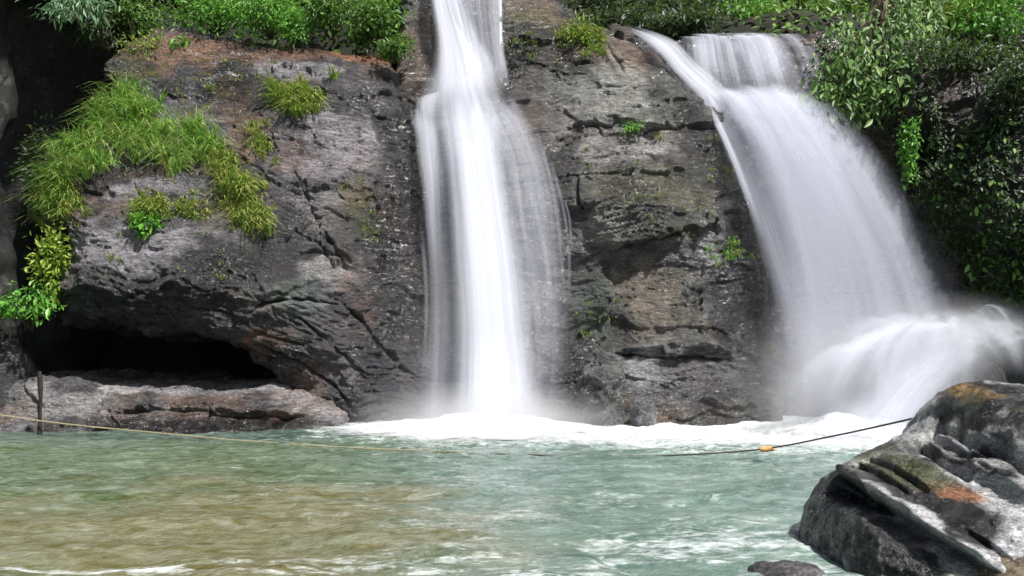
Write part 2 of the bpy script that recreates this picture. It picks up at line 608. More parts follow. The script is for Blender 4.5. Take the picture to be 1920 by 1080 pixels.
def tint_field(P, surf, base, patches, seed, dark=1.0):
    """base colour with stains, painted light and shade: patches = (px, py, rx, ry, colour, strength) in photo pixels at the rock's distance"""
    n0 = fbm(P * np.array([0.7, 0.7, 1.0]), 4, seed + 41)
    n1 = fbm(P * np.array([2.3, 2.3, 3.3]), 4, seed + 43)
    b0, b1 = np.array(base[0]), np.array(base[1])
    n2 = fbm(P * np.array([1.1, 1.1, 0.35]), 4, seed + 45)        # runs of water down the face
    n3 = fbm(P * np.array([0.45, 0.45, 0.6]), 3, seed + 47)
    t = np.clip(0.5 + 0.85 * n0 + 0.6 * n1, 0, 1)[:, None]
    col = b0 * (1 - t) + b1 * t
    wm = sstep(-0.1, 0.45, n3 + 0.5 * n1)[:, None] * 0.65
    col = col * (1 - wm) + np.array([0.20, 0.12, 0.08]) * (0.35 + 0.9 * t) * wm
    bk = sstep(-0.02, 0.42, n2 + 0.5 * n1)[:, None] * 0.85 * dark
    col = col * (1 - bk) + np.array([0.028, 0.026, 0.027]) * bk
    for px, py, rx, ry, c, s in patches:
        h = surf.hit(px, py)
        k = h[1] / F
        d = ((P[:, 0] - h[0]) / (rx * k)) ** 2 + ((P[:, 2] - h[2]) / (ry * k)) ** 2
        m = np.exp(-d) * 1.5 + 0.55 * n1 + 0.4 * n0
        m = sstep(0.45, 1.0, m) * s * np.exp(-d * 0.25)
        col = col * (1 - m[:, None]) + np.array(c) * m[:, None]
    return col


BVH = {}
SURFS = {}


def relief(name, ctrl, outline, step=0.022, edge=0.35, margin=0.24, steep=11.0, feats=(), base=None, patches=(), wet=None,
           seed=1, tilt=0.0, amp=1.0, mat=None, layer=2.2, extra=None, key=None, dark=1.0):
    surf = Surf(ctrl)
    SURFS[name] = surf
    ol = poly_on(surf, outline)
    x0, z0 = ol.min(0) - margin - 0.1
    x1, z1 = ol.max(0) + margin + 0.1
    z0 = max(z0, -0.9)
    nx, nz = int((x1 - x0) / step) + 1, int((z1 - z0) / step) + 1
    xs, zs = np.linspace(x0, x1, nx), np.linspace(z0, z1, nz)
    Z, X = np.meshgrid(zs, xs, indexing='ij')
    X, Z = X.ravel(), Z.ravel()
    y0 = surf.y(X, Z)
    y0 = np.clip(y0, 15, 27)
    d, _, _ = poly_dist(X, Z, ol, True)
    ins = inside(X, Z, ol)
    sd = np.where(ins, -d, d)
    Q = np.stack([X, y0, Z], 1)
    sd = sd + 0.16 * fbm(Q * 1.3, 4, seed + 51) + 0.05
    t = np.clip(1 + sd / edge, 0, 1)
    round_ = edge * (1 - np.sqrt(np.maximum(1 - t * t, 0))) * 0.9
    out = np.maximum(sd, 0)
    y = y0 + round_ + out * steep
    Q = np.stack([X, y, Z], 1)
    disp = rock_detail(Q, seed, tilt, amp, layer)
    disp = disp + features(X, Z, feats, surf)
    if extra is not None:
        disp = disp + extra(X, Z, surf)
    # displace along the smoothed normal
    Yg = y.reshape(nz, nx)
    gz, gx = np.gradient(Yg, zs, xs)
    nrm = np.stack([gx, -np.ones_like(gx), gz], -1).reshape(-1, 3)
    nrm[:, [0, 2]] = np.clip(nrm[:, [0, 2]], -1.2, 1.2)
    nrm /= np.linalg.norm(nrm, axis=1)[:, None]
    V = Q + nrm * disp[:, None]
    keep = sd < margin
    f = grid_faces(nz, nx, keep)
    f = f[:, ::-1]
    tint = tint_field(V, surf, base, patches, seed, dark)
    wv = np.clip(0.58 + 0.55 * fbm(V * np.array([0.9, 0.9, 0.4]), 4, seed + 63), 0.1, 0.8)
    if wet is not None:
        for px, py, rx, ry, s in wet:
            h = surf.hit(px, py)
            k = h[1] / F
            q = ((V[:, 0] - h[0]) / (rx * k)) ** 2 + ((V[:, 2] - h[2]) / (ry * k)) ** 2
            wv = np.maximum(wv, s * sstep(0.25, 0.75, np.exp(-q) + 0.25 * fbm(V * 1.4, 3, seed + 61)))
    tint = tint * (1 - 0.55 * sstep(0.5, 1.0, wv)[:, None])          # soaked stone is darker by nature
    st = 3
    iz, ix = np.arange(0, nz, st), np.arange(0, nx, st)
    sub = (iz[:, None] * nx + ix[None]).ravel()
    cv, cf = compact(V[sub], grid_faces(len(iz), len(ix), keep[sub]))
    BVH[key or name] = BVHTree.FromPolygons(cv.tolist(), cf.tolist())
    V, f, tint, wv = compact(V, f, tint, wv)
    c = V.mean(0)
    c[2] = 0
    o = mesh_np(name, V, f, mat or M_ROCK, True, attrs={'tint': tint, 'wet': wv}, offset=c)
    o.location = c
    return o


def cast(px, py, names):
    """point and normal where the sight line of a photo pixel meets the rocks"""
    d = Vector(((px - CX) / F, 1, (HY - py) / F)).normalized()
    best = None
    for nm in names:
        loc, nr, i, dist = BVH[nm].ray_cast(Vector((0, 0, CZ)), d)
        if loc is not None and (best is None or dist < best[2]):
            best = (loc, nr, dist)
    return best


GREY = ((0.040, 0.037, 0.042), (0.245, 0.228, 0.245))
OLIVE = ((0.046, 0.046, 0.044), (0.225, 0.22, 0.20))
BROWN = (0.22, 0.115, 0.07)
RUST = (0.28, 0.11, 0.04)
MOSS = (0.075, 0.085, 0.03)

# ------------------------------------------------------------------ ground, hillside and bank behind the rocks
xs = np.linspace(-70, 70, 60)
ys = np.linspace(-40, 90, 60)
Yg, Xg = np.meshgrid(ys, xs, indexing='ij')
Vg = np.stack([Xg.ravel(), Yg.ravel(), np.full(Xg.size, -1.3)], 1)
Vg[:, 2] += 0.15 * fbm(Vg * 0.3, 3, 5)
ground = mesh_np('ground', Vg, grid_faces(60, 60), M_BED)
tag(ground, kind='structure')

nx, ny = 220, 150
xs = np.linspace(-45, 45, nx)
ss = np.linspace(0, 1, ny)
Sg, Xg = np.meshgrid(ss, xs, indexing='ij')
X, S = Xg.ravel(), Sg.ravel()
Yh = 23.6 + 40 * S ** 1.4
Zh = np.where(S < 0.03, -1.2 + (8.6) * S / 0.03, 7.4 + (Yh - 23.8) * 0.85)
Q = np.stack([X, Yh, Zh], 1)
Zh = Zh + fbm(Q * 0.25, 4, 91) * 0.9 * sstep(0.03, 0.12, S)
left_rise = sstep(2.0, -1.0, X)
Zh = Zh + left_rise * 0.6 * sstep(0.0, 0.1, S)
Vh = np.stack([X, Yh + fbm(Q * 0.4, 3, 93) * 0.4, Zh], 1)
hill = mesh_np('hillside', Vh, grid_faces(ny, nx), M_EARTH)
tag(hill, kind='structure')
BVH['hillside'] = BVHTree.FromPolygons(Vh.tolist(), grid_faces(ny, nx).tolist())

# ------------------------------------------------------------------ big rocks
left_ctrl = [
    (200, 70, 22.6), (400, 60, 22.6), (600, 75, 22.4), (740, 110, 22.2), (250, 0, 24.5), (500, 0, 24.5), (750, 0, 24.2),
    (250, 170, 21.3), (400, 170, 21.3), (600, 180, 21.2), (720, 200, 21.4), (110, 280, 20.8), (250, 280, 20.5), (400, 300, 20.4),
    (600, 300, 20.7), (740, 330, 21.1), (130, 420, 20.0), (300, 400, 19.6), (450, 430, 19.7), (600, 450, 20.2), (740, 450, 20.9),
    (120, 540, 19.6), (300, 520, 19.2), (450, 550, 19.4), (600, 560, 19.8), (720, 580, 20.4), (200, 590, 19.4), (350, 610, 19.5),
    (470, 650, 19.8), (600, 680, 20.0), (700, 720, 20.2), (790, 700, 20.7), (600, 790, 20.2), (700, 800, 20.3), (790, 800, 20.6),
    (50, 300, 21.6), (60, 450, 20.8), (800, 200, 21.8), (810, 400, 21.6), (820, 600, 21.2)]
left_out = [(185, 130), (230, 66), (330, 56), (450, 58), (600, 78), (700, 98), (752, 128), (765, 200), (785, 300), (795, 450), (815, 600),
            (830, 700), (830, 880), (610, 880), (600, 790), (560, 740), (500, 712), (480, 698), (440, 670), (390, 646), (310, 630), (200, 618), (110, 606),
            (100, 540), (120, 430), (60, 420), (45, 300), (70, 265), (150, 235), (190, 170)]
left_feats = [
    ('crack', [(500, 230), (520, 280), (560, 350), (610, 430), (660, 500)], 0.03, 0.13),
    ('ledge', [(660, 500), (610, 430), (560, 350), (520, 280), (500, 230)], 0.5, 0.10),
    ('crack', [(300, 175), (335, 182), (370, 178)], 0.05, 0.18),
    ('crack', [(470, 192), (500, 196)], 0.045, 0.15),
    ('crack', [(505, 115), (518, 140)], 0.035, 0.12),
    ('ledge', [(740, 190), (690, 180), (640, 170), (590, 165)], 0.25, 0.14),
    ('crack', [(590, 165), (640, 170), (690, 180), (740, 190)], 0.04, 0.12),
    ('ledge', [(720, 340), (690, 350), (650, 340), (620, 345)], 0.3, 0.16),
    ('crack', [(490, 390), (540, 420), (600, 450), (650, 510)], 0.04, 0.10),
    ('crack', [(430, 590), (490, 572), (550, 562), (610, 562), (660, 580)], 0.05, 0.16),
    ('ledge', [(660, 580), (610, 562), (550, 562), (490, 572), (430, 590)], 0.3, -0.10),
    ('crack', [(470, 640), (520, 660), (580, 690), (640, 740), (680, 800)], 0.05, 0.18),
    ('crack', [(560, 600), (620, 640), (680, 700), (720, 780)], 0.06, 0.18),
    ('ledge', [(420, 545), (330, 530), (240, 540), (140, 545)], 0.4, 0.14),
    ('ledge', [(330, 380), (250, 350), (180, 360)], 0.4, 0.12),
    ('crack', [(640, 560), (700, 620), (760, 700)], 0.07, 0.16),
]
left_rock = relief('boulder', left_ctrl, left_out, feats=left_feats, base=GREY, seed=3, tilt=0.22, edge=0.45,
    patches=[(250, 275, 170, 45, (0.06, 0.055, 0.025), 0.85), (450, 370, 50, 70, (0.11, 0.085, 0.035), 0.8), (270, 395, 60, 25, (0.09, 0.08, 0.04), 0.6), (555, 200, 55, 30, (0.10, 0.08, 0.04), 0.6), (95, 470, 40, 90, (0.05, 0.05, 0.02), 0.8), (330, 100, 150, 55, BROWN, 0.85), (560, 95, 120, 25, BROWN, 0.7), (680, 95, 80, 25, RUST, 0.75), (250, 130, 70, 60, MOSS, 0.6),
             (440, 190, 60, 60, (0.13, 0.08, 0.05), 0.6), (470, 260, 50, 70, (0.14, 0.085, 0.04), 0.7), (560, 290, 50, 40, BROWN, 0.4),
             (670, 290, 40, 40, (0.17, 0.10, 0.05), 0.6), (660, 370, 40, 40, (0.16, 0.12, 0.04), 0.6), (690, 420, 40, 60, MOSS, 0.5),
             (480, 640, 80, 30, RUST, 0.85), (700, 580, 60, 60, (0.15, 0.09, 0.075), 0.5), (400, 380, 80, 50, (0.09, 0.085, 0.04), 0.6),
             (560, 560, 60, 60, (0.10, 0.13, 0.115), 0.7), (480, 540, 30, 40, (0.12, 0.15, 0.14), 0.6), (260, 470, 150, 55, (0.44, 0.415, 0.46), 0.75), (300, 350, 120, 30, (0.42, 0.40, 0.44), 0.7), (640, 260, 90, 70, (0.40, 0.375, 0.415), 0.7), (560, 130, 90, 30, (0.40, 0.38, 0.415), 0.65), (600, 390, 60, 50, (0.36, 0.33, 0.34), 0.6), (600, 500, 50, 30, (0.34, 0.33, 0.32), 0.6), (230, 590, 190, 50, (0.010, 0.009, 0.010), 1.0), (330, 570, 120, 45, (0.010, 0.009, 0.010), 0.95), (440, 490, 80, 45, (0.02, 0.019, 0.02), 0.9), (250, 545, 160, 30, (0.03, 0.028, 0.03), 0.7), (560, 640, 120, 60, (0.05, 0.046, 0.045), 0.7), (740, 600, 60, 200, (0.045, 0.046, 0.056), 0.75), (760, 250, 40, 200, (0.05, 0.05, 0.06), 0.7), (640, 430, 40, 60, (0.06, 0.055, 0.05), 0.6), (420, 620, 60, 60, (0.014, 0.012, 0.012), 0.9), (420, 500, 90, 50, (0.03, 0.028, 0.03), 0.7)],  # pale greys paint in lit zones; near-blacks paint the overhang's shade
    wet=[(790, 450, 110, 420, 0.9), (560, 690, 230, 90, 0.8), (300, 600, 220, 50, 0.7), (430, 520, 90, 60, 0.75), (620, 420, 40, 60, 0.5)])
tag(left_rock, 'huge grey brown boulder left of the falls with grass on its shoulder', 'boulder')

shelf_ctrl = [(20, 720, 19.65), (100, 715, 19.55), (300, 718, 19.45), (500, 726, 19.45), (620, 750, 19.75), (60, 800, 19.15), (180, 800, 19.05), (300, 800, 19.00),
              (500, 800, 19.15), (640, 800, 19.65), (300, 760, 19.10), (100, 760, 19.25), (500, 765, 19.20)]
shelf_out = [(-60, 738), (30, 724), (80, 716), (250, 720), (420, 727), (560, 733), (620, 750), (668, 800), (660, 860), (-60, 860)]
shelf_feats = [('crack', [(180, 720), (190, 760), (180, 800)], 0.08, 0.2), ('ledge', [(600, 775), (450, 768), (300, 765), (200, 770)], 0.3, 0.12),
               ('crack', [(200, 775), (300, 770), (450, 775), (600, 782)], 0.05, 0.14), ('crack', [(235, 800), (190, 760), (200, 735), (230, 728)], 0.04, 0.1),
               ('crack', [(40, 720), (70, 760), (60, 800)], 0.06, 0.2), ('crack', [(380, 722), (400, 770), (390, 800)], 0.05, 0.12)]
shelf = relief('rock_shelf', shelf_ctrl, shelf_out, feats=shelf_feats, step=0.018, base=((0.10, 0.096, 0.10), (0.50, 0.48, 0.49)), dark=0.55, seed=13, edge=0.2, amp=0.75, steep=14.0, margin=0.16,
    patches=[(400, 775, 100, 22, (0.16, 0.075, 0.04), 0.6), (500, 785, 60, 14, RUST, 0.5), (400, 800, 260, 16, (0.02, 0.012, 0.012), 0.95), (150, 760, 60, 30, (0.4, 0.38, 0.39), 0.6), (350, 728, 220, 10, (0.5, 0.49, 0.5), 0.7)],  # thin pale strip paints in the light along the top rim
    wet=[(300, 805, 500, 30, 0.9), (420, 760, 120, 40, 0.8)], mat=M_WETROCK)
tag(shelf, 'low wet rock shelf at the waterline under the dark overhang', 'rock shelf')

mid_ctrl = [
    (800, -60, 23.4), (880, -60, 23.3), (960, -60, 23.3), (1050, -20, 23.2), (870, 60, 22.9), (950, 30, 22.5), (1050, 40, 22.4), (870, 130, 22.5), (870, 195, 21.7),
    (790, 200, 21.9), (800, 400, 21.7), (900, 400, 21.4), (900, 600, 21.3), (900, 800, 21.2), (780, 800, 21.2), (960, 130, 22.0), (1000, 200, 21.7), (1000, 300, 21.3),
    (1000, 600, 21.1), (1000, 800, 20.9), (1150, 100, 22.0), (1220, 110, 22.0), (1150, 200, 21.4), (1280, 180, 21.4), (1200, 300, 20.9), (1330, 250, 21.2), (1350, 350, 21.0),
    (1150, 410, 20.6), (1250, 400, 20.5), (1200, 480, 20.8), (1200, 600, 20.6), (1300, 620, 20.5), (1250, 720, 20.5), (1250, 800, 20.3), (1420, 500, 20.9),
    (1400, 650, 20.7), (1400, 800, 20.4), (1100, 600, 20.9), (1100, 800, 20.5)]
mid_out = [(740, -130), (1000, -60), (1055, -4), (1110, 36), (1220, 82), (1295, 140), (1350, 200), (1390, 310), (1430, 420), (1462, 560), (1475, 700), (1480, 880),
           (700, 880), (730, 600), (730, 300), (740, 100)]
mid_feats = [
    ('crack', [(1135, 78), (1160, 115), (1185, 165)], 0.05, 0.14), ('ridge', [(1125, 80), (1150, 120), (1180, 172)], 0.07, 0.10),
    ('ledge', [(1230, 84), (1180, 72), (1140, 50)], 0.25, 0.22), ('crack', [(1150, 60), (1190, 80), (1210, 88)], 0.05, 0.35),
    ('ledge', [(1400, 245), (1300, 238), (1200, 245), (1060, 232)], 0.45, 0.18), ('crack', [(1060, 235), (1200, 248), (1380, 248)], 0.04, 0.16),
    ('ledge', [(1300, 190), (1240, 205), (1190, 215)], 0.3, 0.16),
    ('ledge', [(1370, 430), (1300, 425), (1230, 445), (1150, 465), (1090, 460)], 0.6, 0.30), ('crack', [(1090, 462), (1150, 470), (1230, 450), (1300, 430)], 0.07, 0.22),
    ('ledge', [(1440, 668), (1330, 662), (1250, 664), (1160, 655)], 0.5, 0.26), ('crack', [(1160, 662), (1250, 672), (1440, 676)], 0.05, 0.22),
    ('crack', [(1075, 640), (1120, 600), (1150, 560)], 0.08, 0.2), ('ledge', [(1140, 660), (1150, 560), (1140, 480)], 0.3, -0.14),
    ('ledge', [(1330, 480), (1310, 560), (1320, 640)], 0.3, -0.12), ('crack', [(1080, 320), (1090, 400)], 0.06, 0.2),
    ('ledge', [(1100, 70), (1020, 85), (960, 90)], 0.3, 0.16), ('crack', [(955, 120), (1040, 124), (1110, 118)], 0.04, 0.1), ('crack', [(1005, 135), (1060, 138), (1110, 132)], 0.03, 0.08),
    ('ledge', [(1300, 335), (1200, 320), (1080, 345)], 0.4, 0.10),
    ('ledge', [(1440, 760), (1330, 752), (1190, 760)], 0.3, 0.15),
]
mid_rock = relief('cliff', mid_ctrl, mid_out, key='mid', feats=mid_feats, base=OLIVE, seed=23, tilt=-0.04, amp=0.72, edge=0.4, layer=2.6,
    patches=[(1000, 35, 70, 25, (0.15, 0.135, 0.06), 0.7), (1000, 85, 60, 25, (0.05, 0.055, 0.04), 0.6), (1180, 130, 40, 60, (0.22, 0.16, 0.12), 0.6), (1230, 260, 60, 25, (0.26, 0.22, 0.20), 0.6),
             (1200, 360, 120, 60, (0.12, 0.115, 0.06), 0.6), (1220, 430, 100, 20, (0.05, 0.065, 0.03), 0.8), (1220, 560, 70, 90, (0.20, 0.165, 0.125), 0.75),
             (1110, 580, 40, 80, (0.05, 0.075, 0.06), 0.8), (1300, 700, 150, 60, (0.13, 0.125, 0.14), 0.8), (1370, 520, 40, 120, (0.07, 0.065, 0.085), 0.7), (1050, 220, 40, 60, (0.30, 0.275, 0.265), 0.6), (1120, 170, 120, 70, (0.36, 0.37, 0.35), 0.65), (1160, 280, 110, 30, (0.46, 0.43, 0.43), 0.75), (1150, 420, 60, 40, (0.36, 0.34, 0.31), 0.6), (1330, 470, 30, 40, (0.5, 0.49, 0.52), 0.7), (1200, 700, 30, 40, (0.5, 0.5, 0.53), 0.5)],
    wet=[(870, 300, 130, 600, 0.95), (1020, 550, 70, 300, 0.9), (1400, 560, 80, 220, 0.85), (1280, 760, 200, 80, 0.8), (1110, 700, 60, 120, 0.8), (1300, 140, 60, 60, 0.7), (1180, 80, 60, 20, 0.6)])
tag(mid_rock, 'layered grey olive cliff standing between the two waterfalls', 'cliff')

right_ctrl = [
    (1180, 70, 23.0), (1280, 70, 22.9), (1450, 70, 22.8), (1400, 180, 22.4), (1300, 300, 22.6), (1400, 400, 22.3), (1500, 300, 22.2), (1500, 100, 22.3), (1560, 150, 22.0),
    (1650, 300, 21.8), (1600, 500, 21.8), (1500, 800, 22.0), (1300, 800, 22.3), (1640, 80, 22.0), (1700, 200, 20.9), (1700, 400, 20.9), (1720, 540, 21.1), (1800, 200, 20.3), (1800, 350, 20.0),
    (1900, 300, 19.4), (1990, 300, 18.9), (1900, 150, 20.2), (1800, 560, 20.7), (1900, 540, 20.2), (1800, 800, 21.3), (1960, 800, 20.9), (1990, 560, 19.8)]
right_out = [(1120, 68), (1260, 66), (1460, 66), (1500, 50), (1570, 50), (1640, 90), (1730, 130), (1850, 120), (2080, 110), (2080, 880), (1120, 880)]
right_feats = [('ledge', [(1570, 172), (1520, 176), (1470, 170)], 0.4, 0.25), ('crack', [(1470, 176), (1520, 182), (1575, 176)], 0.04, 0.2), ('ledge', [(1570, 118), (1500, 120), (1460, 112)], 0.3, 0.18),
               ('ledge', [(1570, 90), (1500, 92), (1460, 88)], 0.2, 0.12), ('ledge', [(1960, 575), (1850, 565), (1750, 560)], 0.5, 0.4)]
right_rock = relief('cliff', right_ctrl, right_out, key='right', feats=right_feats, base=((0.045, 0.045, 0.052), (0.14, 0.14, 0.15)), seed=43, edge=0.3, layer=3.0, step=0.03, amp=1.1,
    patches=[(1840, 350, 220, 220, (0.03, 0.03, 0.022), 0.85), (1850, 560, 160, 40, (0.04, 0.03, 0.028), 0.8), (1670, 290, 40, 60, MOSS, 0.5)],
    wet=[(1400, 300, 300, 700, 0.8), (1600, 350, 120, 250, 0.7)], mat=M_WETROCK)
tag(right_rock, 'dark damp rock wall behind and right of the wide fan waterfall', 'cliff')

# dark hollow at the far left and an unseen roof rock added to shade it
def blob_rock(name, label, c, R, seed, base, patches=(), wet=0.6, n=(150, 220), amp=1.0, outline=None, feats=(), mat=None, cat='boulder', sup=2.2, freq=1.0, rough=1.0, sy=None, sheen_bands=False):
    """closed boulder; R = (rx, ry, rz); outline = [(angle deg, radius)] in the XZ plane overrides rx, rz"""
    nphi, nth = n
    th = np.linspace(0, 2 * np.pi, nth, endpoint=False)
    ph = np.linspace(-np.pi / 2, np.pi / 2, nphi)
    PH, TH = np.meshgrid(ph, th, indexing='ij')
    PH, TH = PH.ravel(), TH.ravel()
    if outline:
        a = np.radians([o[0] for o in outline])
        r = np.array([o[1] for o in outline])
        a = np.r_[a - 2 * np.pi, a, a + 2 * np.pi]
        r = np.r_[r, r, r]
        rad = np.interp(TH, a, r)
        ux, uz = rad * np.cos(TH), rad * np.sin(TH)
    else:
        e = 2.0 / sup
        ux = R[0] * np.sign(np.cos(TH)) * np.abs(np.cos(TH)) ** e
        uz = R[2] * np.sign(np.sin(TH)) * np.abs(np.sin(TH)) ** e
    sy = sy or sup
    cp = np.abs(np.cos(PH)) ** (2.0 / sy)
    sp = np.sign(np.sin(PH)) * np.abs(np.sin(PH)) ** (2.0 / sy)
    V = np.stack([ux * cp, R[1] * sp, uz * cp], 1)
    Pw = V + np.array(c)
    nr = np.stack([V[:, 0] / R[0] ** 2, V[:, 1] / R[1] ** 2, V[:, 2] / R[2] ** 2], 1)
    nr /= np.linalg.norm(nr, axis=1)[:, None] + 1e-9
    Q = Pw * freq
    disp = amp * (0.16 * fbm(Q * 0.9, 4, seed) + 0.05 * rough * ridged(Q * np.array([2.0, 2.0, 2.6]), 4, seed + 3) + 0.035 * rough * fbm(Q * 4.5, 5, seed + 7, 0.6))
    front = V[:, 1] < 0.2
    if len(feats):
        fd = np.zeros(len(V))
        for kind, pts, w, h in feats:
            pp = [W(x, y, c[1] - R[1] * 0.38)[[0, 2]] for x, y in pts]
            d, sd_, t = poly_dist(Pw[:, 0], Pw[:, 2], pp)
            ends = sstep(0, 0.1, t) * sstep(0, 0.1, 1 - t)
            j = 0.5 * w * noise(Pw * 5, seed + 70)
            if kind == 'crack': fd -= h * np.exp(-((d + j) / w) ** 2) * (0.3 + 0.7 * ends)
            else: fd += h * np.exp(-((d + j) / w) ** 2) * (0.3 + 0.7 * ends)
        disp = disp + fd * front
    V2 = Pw + nr * disp[:, None]
    # stains, painted highlights and shade
    n0 = fbm(V2 * 1.5, 4, seed + 41)
    n1 = fbm(V2 * 5.0, 4, seed + 43)
    t = np.clip(0.5 + 0.8 * n0 + 0.4 * n1, 0, 1)[:, None]
    tint = np.array(base[0]) * (1 - t) + np.array(base[1]) * t
    if sheen_bands:
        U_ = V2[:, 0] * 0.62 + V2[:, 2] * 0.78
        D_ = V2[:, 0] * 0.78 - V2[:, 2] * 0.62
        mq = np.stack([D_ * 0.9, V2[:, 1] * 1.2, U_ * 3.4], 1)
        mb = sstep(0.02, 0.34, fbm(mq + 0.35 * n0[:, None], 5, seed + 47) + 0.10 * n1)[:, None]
        tint = np.array([0.008, 0.008, 0.009]) * (1 - mb) + (tint * 0.5 + 0.40) * mb  # white wet highlights and black between them painted as colour bands
    for px, py, rx, ry, col, s in patches:
        h = W(px, py, c[1] - R[1] * 0.38)
        k = h[1] / F
        d = ((V2[:, 0] - h[0]) / (rx * k)) ** 2 + ((V2[:, 2] - h[2]) / (ry * k)) ** 2
        m = sstep(0.4, 0.95, np.exp(-d) * 1.4 + 0.5 * n1 + 0.3 * n0) * s * np.exp(-d * 0.2)
        tint = tint * (1 - m[:, None]) + np.array(col) * m[:, None]
    wv = np.clip(wet + 0.35 * n0, 0, 1)
    i, j = np.meshgrid(np.arange(nphi - 1), np.arange(nth), indexing='ij')
    a = (i * nth + j).ravel()
    b = (i * nth + (j + 1) % nth).ravel()
    f = np.stack([a, a + nth, b + nth, b], 1)
    o = mesh_np(name, V2, f, mat or M_WETROCK, True, attrs={'tint': tint, 'wet': wv}, offset=c)
    o.location = c
    tag(o, label, cat)
    return o


def ang_outline(c, pts, Y):
    out = []
    for px, py in pts:
        p = W(px, py, Y)
        out.append((math.degrees(math.atan2(p[2] - c[2], p[0] - c[0])) % 360, math.hypot(p[0] - c[0], p[2] - c[2])))
    return sorted(out)


HOLLOW_SHADE = ((0.012, 0.012, 0.012), (0.035, 0.033, 0.032))  # near-black colour stands in for the hollow's shade
blob_rock('unseen_shade_rock', 'unseen dark rock added above to shade the hollow beside the left tree trunk', (-10.6, 22.3, 10.6), (2.6, 3.4, 1.3), 301, HOLLOW_SHADE, wet=0.2, mat=M_ROCK, cat='rock')  # added out of view to keep sun out of the hollow
blob_rock('boulder', 'rock at the back of the left hollow, coloured black for shade', (-11.6, 24.2, 5.0), (2.6, 2.0, 5.5), 305, HOLLOW_SHADE, wet=0.1, mat=M_ROCK)
blob_rock('boulder', 'dark grey rock at the water edge in the far left corner', (-10.15, 20.2, 0.35), (0.75, 0.8, 1.35), 311, ((0.03, 0.03, 0.032), (0.13, 0.13, 0.14)), wet=0.5, amp=0.8)

# foreground boulder
fc = np.array([4.45, 9.25, 0.10])
fo_pts = [(1512, 1120), (1520, 1050), (1532, 990), (1552, 935), (1590, 900), (1640, 872), (1698, 846), (1750, 815), (1782, 788), (1798, 758), (1820, 736), (1858, 722),
          (1915, 720), (1990, 735), (2100, 770), (2200, 870), (2250, 1000), (2200, 1150), (1900, 1250), (1600, 1200)]
fg_feats = [('crack', [(1580, 900), (1640, 950), (1720, 1010), (1830, 1090)], 0.08, 0.32), ('ridge', [(1620, 880), (1680, 945), (1760, 1010), (1850, 1070)], 0.07, 0.12),
            ('crack', [(1720, 830), (1780, 855), (1810, 880)], 0.08, 0.25), ('crack', [(1790, 760), (1850, 830), (1900, 890), (1960, 920)], 0.05, 0.13),
            ('crack', [(1770, 800), (1800, 840), (1850, 850)], 0.05, 0.12), ('ridge', [(1760, 810), (1830, 880), (1900, 940)], 0.06, 0.08),
            ('crack', [(1740, 960), (1790, 1010), (1850, 1060)], 0.03, 0.08), ('crack', [(1800, 1075), (1870, 1030), (1930, 990)], 0.03, 0.12),
            ('crack', [(1660, 870), (1700, 930)], 0.03, 0.07), ('crack', [(1680, 860), (1730, 920)], 0.03, 0.07)]
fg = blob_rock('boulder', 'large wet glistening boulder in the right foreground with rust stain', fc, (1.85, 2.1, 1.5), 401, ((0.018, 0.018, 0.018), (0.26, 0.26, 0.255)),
    outline=ang_outline(fc, fo_pts, 9.25), feats=fg_feats, n=(460, 700), wet=1.0, amp=0.45, sup=2.0, sy=1.9, freq=1.6, rough=0.9, mat=M_NEARROCK, sheen_bands=True,
    patches=[(1860, 990, 90, 60, (0.72, 0.72, 0.74), 0.9), (1900, 900, 60, 60, (0.6, 0.6, 0.6), 0.7), (1770, 915, 44, 16, (0.36, 0.16, 0.08), 0.75), (1700, 1000, 30, 12, (0.26, 0.12, 0.07), 0.5), (1900, 740, 40, 30, (0.20, 0.12, 0.03), 0.8),  # pale patches here and below paint in wet highlights
             (1590, 960, 60, 70, (0.03, 0.03, 0.028), 0.8), (1590, 1020, 110, 90, (0.012, 0.012, 0.014), 1.0), (1680, 1070, 90, 40, (0.012, 0.012, 0.014), 0.95), (1720, 890, 60, 30, (0.10, 0.11, 0.05), 0.7), (1850, 760, 50, 30, (0.06, 0.075, 0.05), 0.7),  # near-black patches paint shade onto the lower left face
             (1820, 830, 70, 40, (0.55, 0.55, 0.54), 0.7), (1750, 1060, 50, 40, (0.5, 0.48, 0.42), 0.8)])
blob_rock('boulder', 'flat dark wet stone breaking the water beside the foreground boulder', W(1475, 1108, 8.5), (0.44, 0.4, 0.25), 421, ((0.03, 0.03, 0.034), (0.13, 0.12, 0.13)), wet=0.8, amp=0.35, n=(100, 160), freq=2.0, mat=M_NEARROCK)
blob_rock('boulder', 'brown smooth stone cut off by the bottom right corner', W(1935, 1098, 7.6), (0.36, 0.4, 0.24), 431, ((0.07, 0.05, 0.03), (0.20, 0.15, 0.09)), wet=0.7, amp=0.35, n=(100, 160), freq=2.0, mat=M_NEARROCK)

# rocks at the foot of the cliff
blob_rock('boulder', 'tilted dark slab leaning on the cliff foot right of the tall fall', W(1125, 740, 19.95), (0.42, 0.42, 0.95), 441, ((0.035, 0.04, 0.04), (0.15, 0.155, 0.15)), wet=0.8, amp=1.1, n=(140, 200), freq=1.9, sup=1.7)
blob_rock('boulder', 'small pale wet stone at the waterline below the cliff', W(1205, 775, 19.9), (0.25, 0.3, 0.34), 451, ((0.08, 0.085, 0.09), (0.26, 0.26, 0.28)), wet=0.8, amp=0.4, n=(90, 140), freq=1.6)
blob_rock('boulder', 'dark rock hidden inside the splash behind the foreground boulder', W(1800, 760, 20.2), (0.95, 0.8, 1.1), 461, ((0.02, 0.02, 0.024), (0.07, 0.07, 0.08)), wet=0.8, amp=0.7, n=(120, 180))

